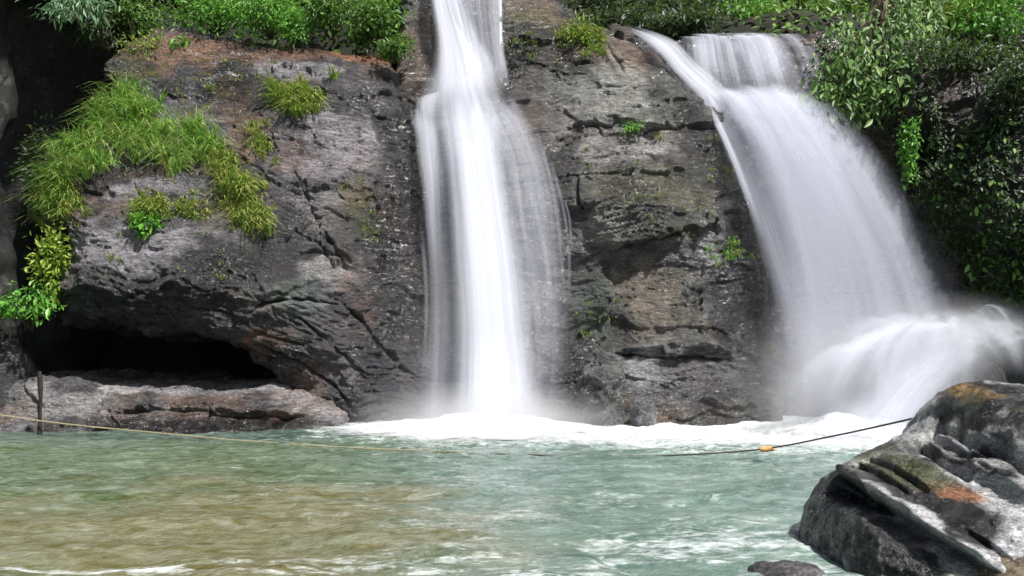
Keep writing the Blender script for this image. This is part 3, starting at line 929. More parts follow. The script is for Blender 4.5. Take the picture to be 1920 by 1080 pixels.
# ------------------------------------------------------------------ pool
xa = np.r_[np.linspace(-40, -8.5, 30)[:-1], np.linspace(-8.5, 8.5, 620), np.linspace(8.5, 40, 30)[1:]]
ya = np.r_[np.linspace(-30, 6.5, 24)[:-1], 6.5 * np.exp(np.linspace(0, math.log(23.6 / 6.5), 430))]
Yg, Xg = np.meshgrid(ya, xa, indexing='ij')
X, Y = Xg.ravel(), Yg.ravel()
P0 = np.stack([X, Y, X * 0], 1)


def water_h(X, Y):
    P0 = np.stack([X, Y, X * 0], 1)
    wob = fbm(P0 * 0.5, 3, 701)
    fall1 = np.hypot((X + 0.3) / 1.9, (Y - 20.2) / 1.6)
    fall2 = np.hypot((X - 6.2) / 2.4, (Y - 19.4) / 1.8)
    near = np.exp(-fall1 * 0.55) + np.exp(-fall2 * 0.55)
    hgt = 0.030 * fbm(np.stack([X * 1.1 + wob, Y * 1.5, X * 0], 1), 5, 711, 0.55) + 0.018 * ridged(np.stack([X * 1.3 + wob, Y * 2.2 + wob, X * 0], 1), 4, 721)
    return hgt * (1.25 + 1.3 * near), wob, fall1, fall2


hgt, wob, fall1, fall2 = water_h(X, Y)
V = np.stack([X, Y, hgt], 1)
# what is in the water: brown silt over the shallows, green in between, milky turquoise where air is beaten in
c_teal, c_milk, c_green, c_brown, c_deep = [np.array(c) for c in ((0.082, 0.145, 0.118), (0.215, 0.30, 0.265), (0.082, 0.120, 0.045), (0.165, 0.128, 0.036), (0.026, 0.064, 0.056))]
nz1 = fbm(P0 * np.array([0.45, 0.6, 1]), 4, 731)
nz2 = fbm(P0 * np.array([1.6, 2.2, 1]), 4, 733)
tx = sstep(-3.6, 1.2, X + 0.9 * nz1 + 0.5 * nz2 + (Y - 11) * 0.12)
col = c_green * (1 - tx[:, None]) + c_teal * tx[:, None]
mk = np.clip(sstep(-1.5, 3.5, X + 1.2 * nz1) * (0.55 + 0.6 * nz2), 0, 1)
col = col * (1 - mk[:, None]) + c_milk * mk[:, None]
br = 0.92 * sstep(0.2, 1.05, np.exp(-((X + 3.6) / 3.3) ** 2 - ((Y - 10.0) / 3.6) ** 2) * 1.25 + 0.30 * nz1 + 0.22 * nz2)
col = col * (1 - br[:, None]) + c_brown * br[:, None]
dp = sstep(16.0, 18.8, Y + 0.6 * nz1) * sstep(-1.5, -4.0, X) * 0.8
col = col * (1 - dp[:, None]) + c_deep * dp[:, None]
fleck = sstep(0.25, 0.7, ridged(np.stack([X * 0.8 + 0.8 * wob, Y * 1.9 + wob, X * 0], 1), 4, 741)) * (0.5 + 0.5 * nz1)
streak = 0.55 * np.exp(-((Y - 8.60 - 0.03 * X + 0.12 * wob) / 0.11) ** 2) * sstep(-2.4, -3.0, X + 0.5 * nz2)
foam = np.clip(streak + 0.22 * fleck + 1.0 * np.exp(-(fall1 * 0.6) ** 2) + 1.0 * np.exp(-(fall2 * 0.6) ** 2) + 0.08 * sstep(-1, 2, X) + 0.20 * sstep(13, 9, Y) * sstep(-0.1, 0.5, nz1) * sstep(-4.5, 0.5, X + nz1), 0, 1.3)
water = mesh_np('water', V, grid_faces(len(ya), len(xa)), mat_water(), True, attrs={'tint': col, 'foam': foam})
tag(water, kind='structure')


# ------------------------------------------------------------------ falling water
def spline(pts, t):
    """Catmull-Rom through pts at t in 0..1"""
    p = np.array(pts, float)
    p = np.vstack([2 * p[0] - p[1], p, 2 * p[-1] - p[-2]])
    n = len(p) - 3
    s = np.clip(t, 0, 1) * n
    i = np.minimum(s.astype(int), n - 1)
    u = (s - i)[:, None]
    a, b, c, d = p[i], p[i + 1], p[i + 2], p[i + 3]
    return 0.5 * (2 * b + (c - a) * u + (2 * a - 5 * b + 4 * c - d) * u ** 2 + (3 * b - 3 * c + d - a) * u ** 3)


def sheet(name, L, R, mat, parent, root, bulge=0.15, edge=(0.25, 0.25), ends=(0.02, 0.06), core=None, seed=1, nu=70, nv=160, ripple=0.012, dens=1.0, jag=0.0):
    """a hanging sheet of water between two flow lines; L, R = [(px, py, distance)]"""
    t = np.linspace(0, 1, nv)
    u = np.linspace(0, 1, nu)
    l = spline([W(*p) for p in L], t)
    r = spline([W(*p) for p in R], t)
    V = l[:, None] * (1 - u)[None, :, None] + r[:, None] * u[None, :, None]
    T, U = np.meshgrid(t, u, indexing='ij')
    wid = np.linalg.norm(r - l, axis=1)
    V[..., 1] -= bulge * np.sqrt(np.clip(1 - (2 * U - 1) ** 2, 0, 1)) * np.minimum(wid, 1.5)[:, None] * (0.25 + 0.75 * sstep(0, 0.3, T))
    pt = np.stack([U.ravel() * 14, T.ravel() * 2.0, np.full(U.size, seed * 3.1)], 1)
    V[..., 1] += (ripple * fbm(pt, 3, seed)).reshape(U.shape)
    ln = np.r_[0, np.cumsum(np.linalg.norm(np.diff((l + r) / 2, axis=0), axis=1))]
    uv = np.stack([U + seed * 7.7, np.broadcast_to(ln[:, None], U.shape) + seed * 3.3], -1)
    jg = jag * fbm(np.stack([U.ravel() * 0, T.ravel() * 5, U.ravel() * 0 + seed], 1), 2, seed + 3).reshape(U.shape)
    eU = U + jg
    d = sstep(0, edge[0], eU) * sstep(0, edge[1], 1 - eU) if edge[0] > 0 else np.ones_like(U)
    if ends[0] > 0: d = d * sstep(0, ends[0], T + 0.02 * np.sin(U * 23 + seed))
    if ends[1] > 0: d = d * sstep(0, ends[1], 1 - T)
    if core is not None: d = d * core(U, T)
    d = d * dens
    c = V.reshape(-1, 3).mean(0)
    o = mesh_np(name, V.reshape(-1, 3), grid_faces(nv, nu), mat, True, uv=uv.reshape(-1, 2), attrs={'dens': d.ravel()}, parent=parent, offset=np.array(root.location))
    return o


M_CORE = mat_fall('white_water', 26, 0.14, 0.25, 1.0, 2.5, 6)
M_VEIL = mat_fall('thin_falling_water', 22, 0.10, 0.10, 0.62, 1.0, 7)
M_FAN = mat_fall('spreading_water', 26, 0.07, 0.30, 0.9, 1.0, 6, (0.58, 0.60, 0.70))
M_FOAM = mat_foam('foam')

tall = empty('waterfall', tuple(W(900, 800, 20.2)))
tag(tall, 'tall straight white waterfall dropping between the boulder and the cliff', 'waterfall')
# upper chute
sheet('upper_stream', [(798, -70, 22.9), (804, 0, 22.6), (812, 70, 22.3), (808, 130, 22.0), (795, 210, 21.4)], [(868, -70, 22.9), (875, 0, 22.6), (905, 70, 22.3), (940, 130, 22.0), (960, 210, 21.4)],
      M_CORE, tall, tall, 0.2, (0.35, 0.4), (0, 0.3), seed=1, dens=1.1)
sheet('upper_veil', [(835, -70, 22.7), (842, 0, 22.4), (862, 80, 22.15), (880, 170, 21.7)], [(943, -70, 22.7), (944, 0, 22.3), (946, 80, 22.0), (962, 175, 21.6)],
      M_VEIL, tall, tall, 0.15, (0.1, 0.1), (0, 0.2), seed=2, dens=1.1)
sheet('thread', [(933, -70, 22.8), (935, 0, 22.5), (936, 80, 22.2), (938, 160, 21.9)], [(941, -70, 22.8), (942, 0, 22.5), (943, 80, 22.2), (947, 160, 21.9)], M_CORE, tall, tall, 0.05, (0.4, 0.4), (0, 0.2), seed=3, nu=10, dens=0.9)
# shoulder where the water spreads over the ledge
sheet('shoulder', [(802, 110, 22.1), (782, 180, 21.6), (776, 235, 21.3), (786, 330, 21.1), (800, 450, 20.95)], [(925, 110, 22.1), (952, 160, 21.7), (985, 215, 21.3), (1015, 300, 21.0), (1030, 430, 20.85)], M_CORE, tall, tall, 0.3, (0.3, 0.4), (0.25, 0.75), seed=4,
      core=lambda U, T: 0.25 + 0.75 * np.exp(-((U - 0.5) / 0.22) ** 2), dens=0.55, jag=0.04)
sheet('shoulder', [(800, 175, 21.6), (778, 190, 21.4), (772, 225, 21.25), (776, 290, 21.1)], [(840, 165, 21.6), (835, 180, 21.4), (830, 225, 21.25), (826, 300, 21.1)], M_CORE, tall, tall, 0.15, (0.5, 0.5), (0.35, 0.6), seed=14, dens=0.5, nu=30)
# main column
sheet('main_stream', [(805, 165, 21.5), (828, 270, 21.0), (842, 400, 20.75), (850, 560, 20.5), (845, 700, 20.3), (825, 815, 20.05)],
      [(945, 165, 21.5), (945, 270, 21.0), (970, 400, 20.75), (1000, 560, 20.5), (1015, 700, 20.3), (1045, 815, 20.05)], M_CORE, tall, tall, 0.2, (0.45, 0.5), (0.12, 0), seed=5, dens=0.42, jag=0.03)
sheet('main_stream', [(815, 180, 21.3), (830, 300, 20.8), (838, 450, 20.5), (846, 620, 20.25), (836, 815, 19.9)],
      [(940, 180, 21.3), (952, 300, 20.8), (980, 450, 20.5), (1002, 620, 20.25), (1028, 815, 19.9)], M_CORE, tall, tall, 0.2, (0.45, 0.5), (0.15, 0), seed=6, dens=1.1)
# left strand
sheet('side_stream', [(768, 205, 21.5), (774, 280, 21.2), (792, 400, 21.0), (800, 560, 20.8), (790, 700, 20.6), (776, 810, 20.4)],
      [(816, 205, 21.5), (826, 280, 21.2), (834, 400, 21.0), (842, 560, 20.8), (848, 700, 20.6), (850, 810, 20.4)], M_CORE, tall, tall, 0.15, (0.5, 0.5), (0.10, 0.05), seed=7, dens=0.62, nu=30, jag=0.08,
      core=lambda U, T: 1.15 - 0.8 * sstep(0.15, 0.6, T))
# broad thin veils
sheet('veil', [(776, 215, 21.5), (782, 320, 21.25), (790, 450, 21.05), (790, 620, 20.8), (770, 812, 20.5)],
      [(985, 190, 21.5), (1038, 290, 21.15), (1068, 420, 20.9), (1078, 620, 20.6), (1065, 812, 20.35)], M_VEIL, tall, tall, 0.2, (0.2, 0.3), (0.08, 0.02), seed=8, dens=0.5, nu=110, jag=0.03)
sheet('veil', [(890, 180, 21.2), (940, 300, 20.85), (950, 450, 20.6), (965, 620, 20.4), (975, 812, 20.1)],
      [(970, 172, 21.4), (1022, 262, 21.0), (1062, 375, 20.8), (1070, 560, 20.55), (1055, 780, 20.3)], M_VEIL, tall, tall, 0.2, (0.3, 0.4), (0.12, 0.3), seed=9, dens=0.65, nu=80, jag=0.05,
      core=lambda U, T: 1.2 - 0.6 * sstep(0.3, 0.8, T))
for i, (a, b, w_) in enumerate([((1000, 215), (1064, 640), 10), ((1030, 290), (1070, 620), 8), ((975, 300), (1045, 700), 14), ((950, 260), (1020, 800), 20), ((790, 420), (786, 800), 12), ((1048, 345), (1066, 560), 7)]):
    m_ = ((a[0] + b[0]) / 2 + 12, (a[1] + b[1]) / 2 - 30)
    sheet('thread', [(a[0] - w_ / 2, a[1], 20.95), (m_[0] - w_ / 2, m_[1], 20.6), (b[0] - w_ / 2, b[1], 20.3)], [(a[0] + w_ / 2, a[1], 20.95), (m_[0] + w_ / 2, m_[1], 20.6), (b[0] + w_ / 2, b[1], 20.3)],
          M_CORE, tall, tall, 0.05, (0.5, 0.5), (0.25, 0.5), seed=20 + i, nu=9, nv=60, dens=0.10)

fan = empty('waterfall', tuple(W(1600, 800, 19.6)))
tag(fan, 'wide misty waterfall fanning out down the right side', 'waterfall')
rgl = np.random.default_rng(8)
for i in range(9):                                    # uneven strands over the lip
    x0 = 1275 + i * 21 + rgl.uniform(-6, 6)
    w0 = rgl.uniform(34, 62)
    k_ = (x0 + w0 / 2 - 1290) / 160
    y1 = rgl.uniform(185, 250)
    dy = rgl.uniform(-2, 5)
    sheet('lip_strand', [(x0, 65 + dy, 22.75), (x0 + 2 + 12 * k_, 80 + dy, 22.4), (x0 + 6 + 26 * k_, 130, 22.0), (x0 + 22 + 34 * k_, y1, 21.4)],
          [(x0 + w0, 65 + dy, 22.7), (x0 + w0 + 4 + 14 * k_, 80 + dy, 22.35), (x0 + w0 + 8 + 34 * k_, 130, 21.9), (x0 + w0 + 20 + 50 * k_, y1, 21.3)],
          M_CORE, fan, fan, 0.12, (0.5, 0.5), (0, 0.5), seed=310 + i, dens=rgl.uniform(0.18, 0.3) + 0.42 * max(0, k_) * (k_ < 0.95), nu=26, nv=60, jag=0.08)
sheet('diagonal_stream', [(1160, 50, 22.5), (1215, 90, 22.0), (1262, 145, 21.7), (1310, 200, 21.4), (1350, 265, 21.2)], [(1172, 42, 22.5), (1262, 72, 22.0), (1312, 118, 21.7), (1365, 162, 21.4), (1420, 215, 21.2)],
      M_CORE, fan, fan, 0.15, (0.45, 0.5), (0.3, 0.4), seed=33, dens=1.0, nu=50)
sheet('diagonal_stream', [(1300, 175, 21.3), (1338, 240, 21.1), (1368, 310, 20.9), (1400, 400, 20.7), (1436, 520, 20.45), (1475, 660, 20.1), (1500, 780, 19.9)], [(1352, 170, 21.3), (1382, 232, 21.1), (1412, 300, 20.9), (1455, 390, 20.7), (1500, 510, 20.45), (1550, 650, 20.1), (1590, 780, 19.9)],
      M_CORE, fan, fan, 0.1, (0.4, 0.6), (0.1, 0.7), seed=34, dens=0.6, nu=30)
sheet('brow', [(1310, 165, 21.5), (1338, 190, 21.2), (1372, 250, 20.9), (1402, 350, 20.65), (1440, 500, 20.4)], [(1495, 150, 21.3), (1550, 200, 21.0), (1610, 270, 20.75), (1660, 350, 20.75), (1720, 470, 20.5)], M_CORE, fan, fan, 0.3, (0.3, 0.5), (0.22, 0.8), seed=35, dens=0.55, nu=80, jag=0.05)
FL = [(1320, 165, 21.4), (1362, 265, 21.0), (1395, 370, 20.7), (1425, 490, 20.4), (1435, 640, 20.1), (1425, 815, 19.8)]
FR = [(1505, 155, 21.3), (1598, 240, 20.9), (1685, 345, 20.8), (1755, 455, 20.4), (1812, 570, 20.0), (1860, 720, 19.7)]
sheet('fan_sheet', FL, FR, M_FAN, fan, fan, 0.3, (0.24, 0.30), (0.08, 0), seed=36, dens=0.72, nu=160, nv=220, core=lambda U, T: 1.15 - 0.6 * T)
sheet('fan_sheet', [(x + 14, y + 10, d - 0.35) for x, y, d in FL], [(x - 45, y + 15, d - 0.35) for x, y, d in FR], M_FAN, fan, fan, 0.3, (0.35, 0.45), (0.12, 0), seed=37, dens=0.5, nu=140, nv=220, core=lambda U, T: 1.2 - 0.65 * T)
sheet('fan_sheet', [(x - 16, y + 20, d + 0.3) for x, y, d in FL], [(x + 22, y + 6, d + 0.3) for x, y, d in FR], M_VEIL, fan, fan, 0.3, (0.2, 0.3), (0.1, 0), seed=38, dens=0.7, nu=140, nv=200)
sheet('lip_veil', [(1285, 64, 22.6), (1300, 76, 22.2), (1300, 120, 21.9), (1330, 220, 21.35)], [(1458, 63, 22.55), (1478, 78, 22.15), (1505, 130, 21.75), (1545, 240, 21.1)], M_FAN, fan, fan, 0.2, (0.35, 0.3), (0, 0.5), seed=39, dens=0.75, nu=60, core=lambda U, T: 0.25 + 0.95 * sstep(0.2, 0.75, U))
sheet('brow_veil', [(1330, 165, 21.3), (1360, 200, 21.0), (1400, 280, 20.7), (1440, 400, 20.45), (1480, 560, 20.2)], [(1510, 150, 21.1), (1590, 215, 20.8), (1665, 300, 20.6), (1725, 400, 20.4), (1790, 540, 20.1)], M_FAN, fan, fan, 0.3, (0.4, 0.45), (0.25, 0.7), seed=40, dens=0.75, nu=90)
sheet('edge_thread', [(1318, 190, 21.2), (1345, 245, 20.95), (1375, 315, 20.75), (1400, 385, 20.6), (1425, 460, 20.45)], [(1332, 188, 21.2), (1360, 242, 20.95), (1391, 311, 20.75), (1418, 380, 20.6), (1445, 454, 20.45)], M_CORE, fan, fan, 0.05, (0.5, 0.5), (0.2, 0.5), seed=44, dens=0.6, nu=12)
# splash thrown up off the hidden rock
rgs = np.random.default_rng(21)
for i in range(54):                                   # jets bouncing off in all directions
    a = rgs.uniform(0, 1)
    sx, sy = 1680 + 180 * a + rgs.uniform(-15, 15), 670 - 50 * math.sin(a * 3.1) + rgs.uniform(-25, 25)
    if i % 3 == 2: ex, ey = sx + rgs.uniform(20, 160), rgs.uniform(630, 720)
    elif i % 3 == 1: ex, ey = sx - rgs.uniform(20, 120), rgs.uniform(760, 840)
    else: ex, ey = sx - rgs.uniform(90, 230), rgs.uniform(740, 830)
    w0, w1 = rgs.uniform(8, 18), rgs.uniform(20, 75)
    y0, y1 = 19.1 + rgs.uniform(-0.3, 0.3), 18.4 + rgs.uniform(-0.5, 0.5)
    up = rgs.uniform(15, 85)
    n_ = 7
    Lp, Rp = [], []
    for q in range(n_):
        t = q / (n_ - 1)
        x = sx + (ex - sx) * t ** 0.85
        y = sy + (ey - sy) * t ** 2 - up * 2.6 * t * (1 - t)
        w_ = w0 + (w1 - w0) * t
        sl = 0.75 if ex < sx else -0.75
        Lp.append((x - w_ * 0.5, y - w_ * 0.5 * sl, y0 + (y1 - y0) * t))
        Rp.append((x + w_ * 0.5, y + w_ * 0.5 * sl, y0 + (y1 - y0) * t - 0.1))
    sheet('splash', Lp, Rp, M_CORE, fan, fan, 0.12, (0.5, 0.5), (0.35, rgs.uniform(0.4, 0.75)), seed=410 + i, dens=rgs.uniform(0.12, 0.4) * (0.6 if i % 3 == 2 else 1.0), nu=20, nv=50, jag=0.12)


for i, (dx, dy, dd, de) in enumerate([(0, 0, 0, 0.30), (-30, 25, -0.3, 0.26), (30, -10, 0.3, 0.22), (-60, 40, 0.1, 0.2)]):      # sheet running down left from the crest into the pool
    sheet('splash', [(x + dx, y + dy, d + dd) for x, y, d in [(1900, 570, 19.3), (1800, 578, 19.2), (1700, 630, 18.9), (1610, 715, 18.6), (1510, 815, 18.4)]],
          [(x + dx, y + dy, d + dd) for x, y, d in [(1930, 650, 19.0), (1850, 668, 18.7), (1790, 715, 18.4), (1745, 780, 18.2), (1730, 850, 18.0)]], M_CORE, fan, fan, 0.25, (0.55, 0.5), (0.55, 0), seed=480 + i, dens=de, nu=70, jag=0.12)


def foam_mound(parent, c, rx, ry, h, seed, dens=1.0):
    nr_, na = 70, 200
    r = np.linspace(0, 1, nr_) ** 0.8
    a = np.linspace(0, 2 * np.pi, na)
    Rg, Ag = np.meshgrid(r, a, indexing='ij')
    Rg, Ag = Rg.ravel(), Ag.ravel()
    X, Y = c[0] + rx * Rg * np.cos(Ag), c[1] + ry * Rg * np.sin(Ag)
    P = np.stack([X, Y, X * 0], 1)
    z = water_h(X, Y)[0] + 0.012 + h * np.exp(-(Rg / 0.42) ** 2) * (0.9 + 0.25 * fbm(P * 1.2, 3, seed))
    d = dens * np.clip(1.25 - 1.25 * Rg ** 1.6 + 1.3 * Rg ** 3 * fbm(P * np.array([0.9, 1.8, 1]), 4, seed + 5), 0, 1.2) * sstep(1, 0.7, Rg)
    V = np.stack([X, Y, z], 1)
    mesh_np('foam', V, grid_faces(nr_, na), M_FOAM, True, attrs={'dens': d}, parent=parent, offset=np.array(parent.location))


foam_mound(tall, W(900, 806, 19.2), 3.4, 2.0, 0.42, 801, 1.1)
foam_mound(tall, W(1100, 830, 17.6), 2.2, 0.9, 0.12, 807, 0.45)
foam_mound(fan, W(1600, 812, 18.6), 2.6, 1.7, 0.35, 811, 0.85)
foam_mound(fan, W(1480, 835, 17.2), 1.7, 0.8, 0.08, 817, 0.5)


def mist(parent, c, r, density):
    bm_v, bm_f = [], []
    nph, nth = 14, 24
    V = []
    for i in range(nph + 1):
        p = math.pi * i / nph
        for j in range(nth):
            t = 2 * math.pi * j / nth
            V.append((math.sin(p) * math.cos(t), math.sin(p) * math.sin(t), math.cos(p)))
    f = []
    for i in range(nph):
        for j in range(nth):
            f.append((i * nth + j, (i + 1) * nth + j, (i + 1) * nth + (j + 1) % nth, i * nth + (j + 1) % nth))
    o = mesh_np('mist', V, f, mat_mist('spray_mist', density), True, parent=parent)
    o.location = Vector(c) - Vector(parent.location)
    o.scale = r
    tag(o, kind='stuff')
    return o


mist(tall, W(910, 790, 19.3), (3.0, 1.0, 0.9), 3.2)
mist(tall, W(900, 600, 20.0), (2.6, 0.7, 2.6), 0.3)
mist(fan, W(1620, 720, 18.7), (2.9, 1.1, 1.9), 1.4)
mist(fan, W(1790, 630, 18.5), (1.9, 0.9, 0.9), 1.6)

# ------------------------------------------------------------------ plants
LEAF_V = np.array([(0, 0, 0), (0.16, 0.25, 0.03), (0.20, 0.52, 0.02), (0.10, 0.82, -0.03), (0, 1, -0.10), (-0.10, 0.82, -0.03), (-0.20, 0.52, 0.02), (-0.16, 0.25, 0.03), (0, 0.3, -0.03), (0, 0.65, -0.05)])
LEAF_F = np.array([(0, 1, 8), (1, 2, 8), (2, 9, 8), (2, 3, 9), (3, 4, 9), (4, 5, 9), (5, 6, 9), (6, 8, 9), (6, 7, 8), (7, 0, 8)])
LITE_V = np.array([(0, 0, 0), (0.22, 0.45, 0.04), (0, 1, -0.10), (-0.22, 0.45, 0.04), (0, 0.5, -0.04)])
LITE_F = np.array([(0, 1, 4), (1, 2, 4), (2, 3, 4), (3, 0, 4)])


def basis(d, up):
    """columns x, y (along d), z (facing up) for arrays of directions"""
    d = d / (np.linalg.norm(d, axis=1)[:, None] + 1e-9)
    x = np.cross(d, up)
    x /= np.linalg.norm(x, axis=1)[:, None] + 1e-9
    z = np.cross(x, d)
    return np.stack([x, d, z], 2)


def leaves_mesh(name, pos, direc, face, size, mat, parent, root, wide=1.0, rnd=None, lite=True):
    TV, TF = (LITE_V, LITE_F) if lite else (LEAF_V, LEAF_F)
    TV = TV * np.array([wide, 1, 1])
    B = basis(direc, face)
    V = pos[:, None] + np.einsum('nij,kj->nki', B, TV) * size[:, None, None]
    f = (TF[None] + (np.arange(len(pos)) * len(TV))[:, None, None]).reshape(-1, 3)
    rnd = RNG.random(len(pos)) if rnd is None else rnd
    o = mesh_np(name, V.reshape(-1, 3), f, mat, False, attrs={'rnd': np.repeat(rnd, len(TV))}, parent=parent, offset=np.array(root.location))
    tag(o, kind='stuff')
    return o


_leafmesh = {}


def leaf_objects(pos, direc, face, size, mat, parent, root, wide=1.0):
    key = (mat.name, wide)
    if key not in _leafmesh:
        me = bpy.data.meshes.new('leaf')
        me.from_pydata((LEAF_V * np.array([wide, 1, 1])).tolist(), [], LEAF_F.tolist())
        me.materials.append(mat)
        _leafmesh[key] = me
    me = _leafmesh[key]
    B = basis(direc, face)
    for p, b, s in zip(pos - np.array(root.location), B, size):
        o = link('leaf', me, parent)
        m = Matrix([[b[0][0] * s, b[0][1] * s, b[0][2] * s, p[0]], [b[1][0] * s, b[1][1] * s, b[1][2] * s, p[1]], [b[2][0] * s, b[2][1] * s, b[2][2] * s, p[2]], [0, 0, 0, 1]])
        o.matrix_local = m


def tube(paths, nside=6):
    """paths: list of (points, radii) -> V, F"""
    VV, FF, off = [], [], 0
    for pts, rad in paths:
        pts = np.array(pts, float)
        tg = np.gradient(pts, axis=0)
        tg /= np.linalg.norm(tg, axis=1)[:, None] + 1e-9
        ref = np.array([0.31, 0.87, 0.1])
        a = np.cross(tg, ref)
        a /= np.linalg.norm(a, axis=1)[:, None] + 1e-9
        b = np.cross(tg, a)
        th = np.linspace(0, 2 * np.pi, nside, endpoint=False)
        ring = pts[:, None] + np.array(rad)[:, None, None] * (np.cos(th)[None, :, None] * a[:, None] + np.sin(th)[None, :, None] * b[:, None])
        VV.append(ring.reshape(-1, 3))
        for i in range(len(pts) - 1):
            for j in range(nside):
                FF.append((off + i * nside + j, off + i * nside + (j + 1) % nside, off + (i + 1) * nside + (j + 1) % nside, off + (i + 1) * nside + j))
        off += len(pts) * nside
    return np.vstack(VV), np.array(FF)


G_BRIGHT = [(0.04, 0.15, 0.02), (0.13, 0.38, 0.04), (0.28, 0.55, 0.10)]
G_MID = [(0.025, 0.075, 0.014), (0.075, 0.19, 0.028), (0.22, 0.38, 0.08)]
G_DARK = [(0.012, 0.026, 0.012), (0.03, 0.058, 0.022), (0.08, 0.12, 0.05)]
G_YELLOW = [(0.10, 0.18, 0.02), (0.25, 0.38, 0.04), (0.42, 0.50, 0.10)]
G_MINT = [(0.10, 0.20, 0.10), (0.20, 0.36, 0.20), (0.30, 0.46, 0.28)]
G_FRESH = [(0.04, 0.10, 0.025), (0.12, 0.25, 0.06), (0.28, 0.42, 0.13)]
PAL = {'fresh': G_FRESH, 'bright': G_BRIGHT, 'mid': G_MID, 'dark': G_DARK, 'yellow': G_YELLOW, 'mint': G_MINT}
LM = {k: mat_leaf('leaf_' + k, v) for k, v in PAL.items()}
LO = {k: mat_leaf('single_leaf_' + k, v, True) for k, v in PAL.items()}
M_STEM = mat_bark('stem_bark', (0.06, 0.05, 0.03), (0.13, 0.10, 0.06))
M_TRUNK = mat_bark('trunk_bark', (0.004, 0.004, 0.004), (0.013, 0.012, 0.011), (0.07, 0.068, 0.066))
M_PALE = mat_bark('pale_trunk', (0.22, 0.15, 0.10), (0.34, 0.25, 0.17))


def plant(name, label, base, centre, rad, nclump, nleaf, size, pal, nobj=0, wide=1.0, droop=0.3, cat='shrub', group=None, clump=0.35, objsize=None, seed=0):
    """stems from base to leaf clumps spread through an uneven ellipsoid; world coordinates"""
    rg = np.random.default_rng(seed + 1000)
    base, centre, rad = np.array(base, float), np.array(centre, float), np.array(rad, float)
    root = empty(name, tuple(base))
    tag(root, label, cat, group)
    cl = rg.normal(size=(nclump, 3))
    cl /= np.linalg.norm(cl, axis=1)[:, None]
    cl = centre + cl * rad * (rg.random((nclump, 1)) ** 0.45)
    paths = []
    for c in cl[: max(3, min(nclump, 16))]:
        mid = (base + c) / 2 + rg.normal(size=3) * 0.12 * rad
        tt = np.linspace(0, 1, 6)[:, None]
        pts = (1 - tt) ** 2 * base + 2 * tt * (1 - tt) * mid + tt ** 2 * c
        r0 = 0.012 + 0.012 * float(rad.mean())
        paths.append((pts, np.linspace(r0, r0 * 0.25, 6)))
    V, f = tube(paths, 5)
    st = mesh_np('stem', V, f, M_STEM, True, parent=root, offset=base)
    tag(st, kind='stuff')

    def spots(n, sz):
        k = rg.integers(0, nclump, n)
        off = rg.normal(size=(n, 3)) * clump * rad
        p = cl[k] + off * 0.8
        out = p - centre
        out /= np.linalg.norm(out, axis=1)[:, None] + 1e-9
        d = out * 0.7 + rg.normal(size=(n, 3)) * 0.7 + np.array([0, -0.25, -droop])
        fc_ = np.array([0, -0.35, 0.9]) + rg.normal(size=(n, 3)) * 0.45 + out * 0.3
        s = sz * (0.45 + 1.1 * rg.random(n) ** 1.5)
        tone = np.clip(0.5 + 0.22 * rg.normal(size=n) + 0.25 * (rg.random(nclump)[k] - 0.5), 0, 1)
        return p, d, fc_, s, tone
    p, d, fc_, s, tone = spots(nleaf, size)
    leaves_mesh('foliage', p, d, fc_, s, LM[pal], root, root, wide, tone)
    if nobj:
        p, d, fc_, s, tone = spots(nobj, objsize or size * 1.25)
        leaf_objects(p, d, fc_, s, LO[pal], root, root, wide)
    return root


def px_plant(name, label, px, py, Y, rpx, rpy, ry, *a, base_px=None, **k):
    c = W(px, py, Y)
    s = Y / F
    b = W(*base_px) if base_px else c - np.array([0, -0.2, rpy * s * 1.1])
    return plant(name, label, b, c, (rpx * s, ry, rpy * s), *a, **k)


# shrubs along the top of the left boulder
px_plant('shrub', 'feathery bright green shrub on the boulder top, leftmost of the bright ones', 400, 12, 23.0, 75, 42, 0.7, 26, 2600, 0.13, 'bright', 60, wide=0.6, droop=0.1, seed=1)
px_plant('shrub', 'dense green shrub in the middle of the boulder top', 505, 22, 22.9, 60, 42, 0.7, 24, 2400, 0.12, 'bright', 60, wide=0.7, seed=2)
px_plant('shrub', 'round light green bush hanging over the boulder edge', 556, 45, 22.5, 26, 30, 0.4, 12, 1100, 0.10, 'bright', 30, wide=0.7, seed=3)
px_plant('shrub', 'pale leaved shrub next to the round light green bush', 620, 25, 22.8, 45, 42, 0.6, 18, 1500, 0.13, 'mid', 50, wide=0.9, seed=4)
px_plant('shrub', 'dark green leafy shrub on the boulder beside the tall fall', 705, 30, 22.7, 62, 45, 0.7, 24, 2300, 0.13, 'mid', 70, wide=1.0, seed=5)
px_plant('shrub', 'small leafy shrub trailing down the boulder shoulder near the tall fall', 735, 88, 22.0, 34, 24, 0.35, 10, 700, 0.11, 'mid', 40, wide=0.9, seed=6)
px_plant('shrub', 'olive shrub above the black hollow', 235, 25, 22.8, 62, 38, 0.6, 18, 1500, 0.13, 'mid', 50, wide=0.8, seed=7)
px_plant('shrub', 'dark fern like shrub drooping over the hollow', 190, 45, 22.0, 42, 36, 0.6, 14, 1200, 0.14, 'dark', 40, wide=0.6, droop=0.6, seed=8)
px_plant('shrub', 'pale mint leaved branch hanging into the top left corner', 140, 4, 20.2, 60, 26, 0.5, 12, 500, 0.17, 'mint', 120, wide=0.55, droop=0.7, seed=9)
px_plant('shrub', 'brown green scrubby plant on the upper left of the boulder', 275, 95, 22.2, 45, 34, 0.35, 12, 800, 0.10, 'yellow', 20, wide=0.6, seed=10)
px_plant('weed', 'small bright green weed on the brown top of the boulder', 342, 92, 22.1, 22, 18, 0.25, 7, 280, 0.12, 'bright', 25, wide=1.0, cat='plant', seed=11)
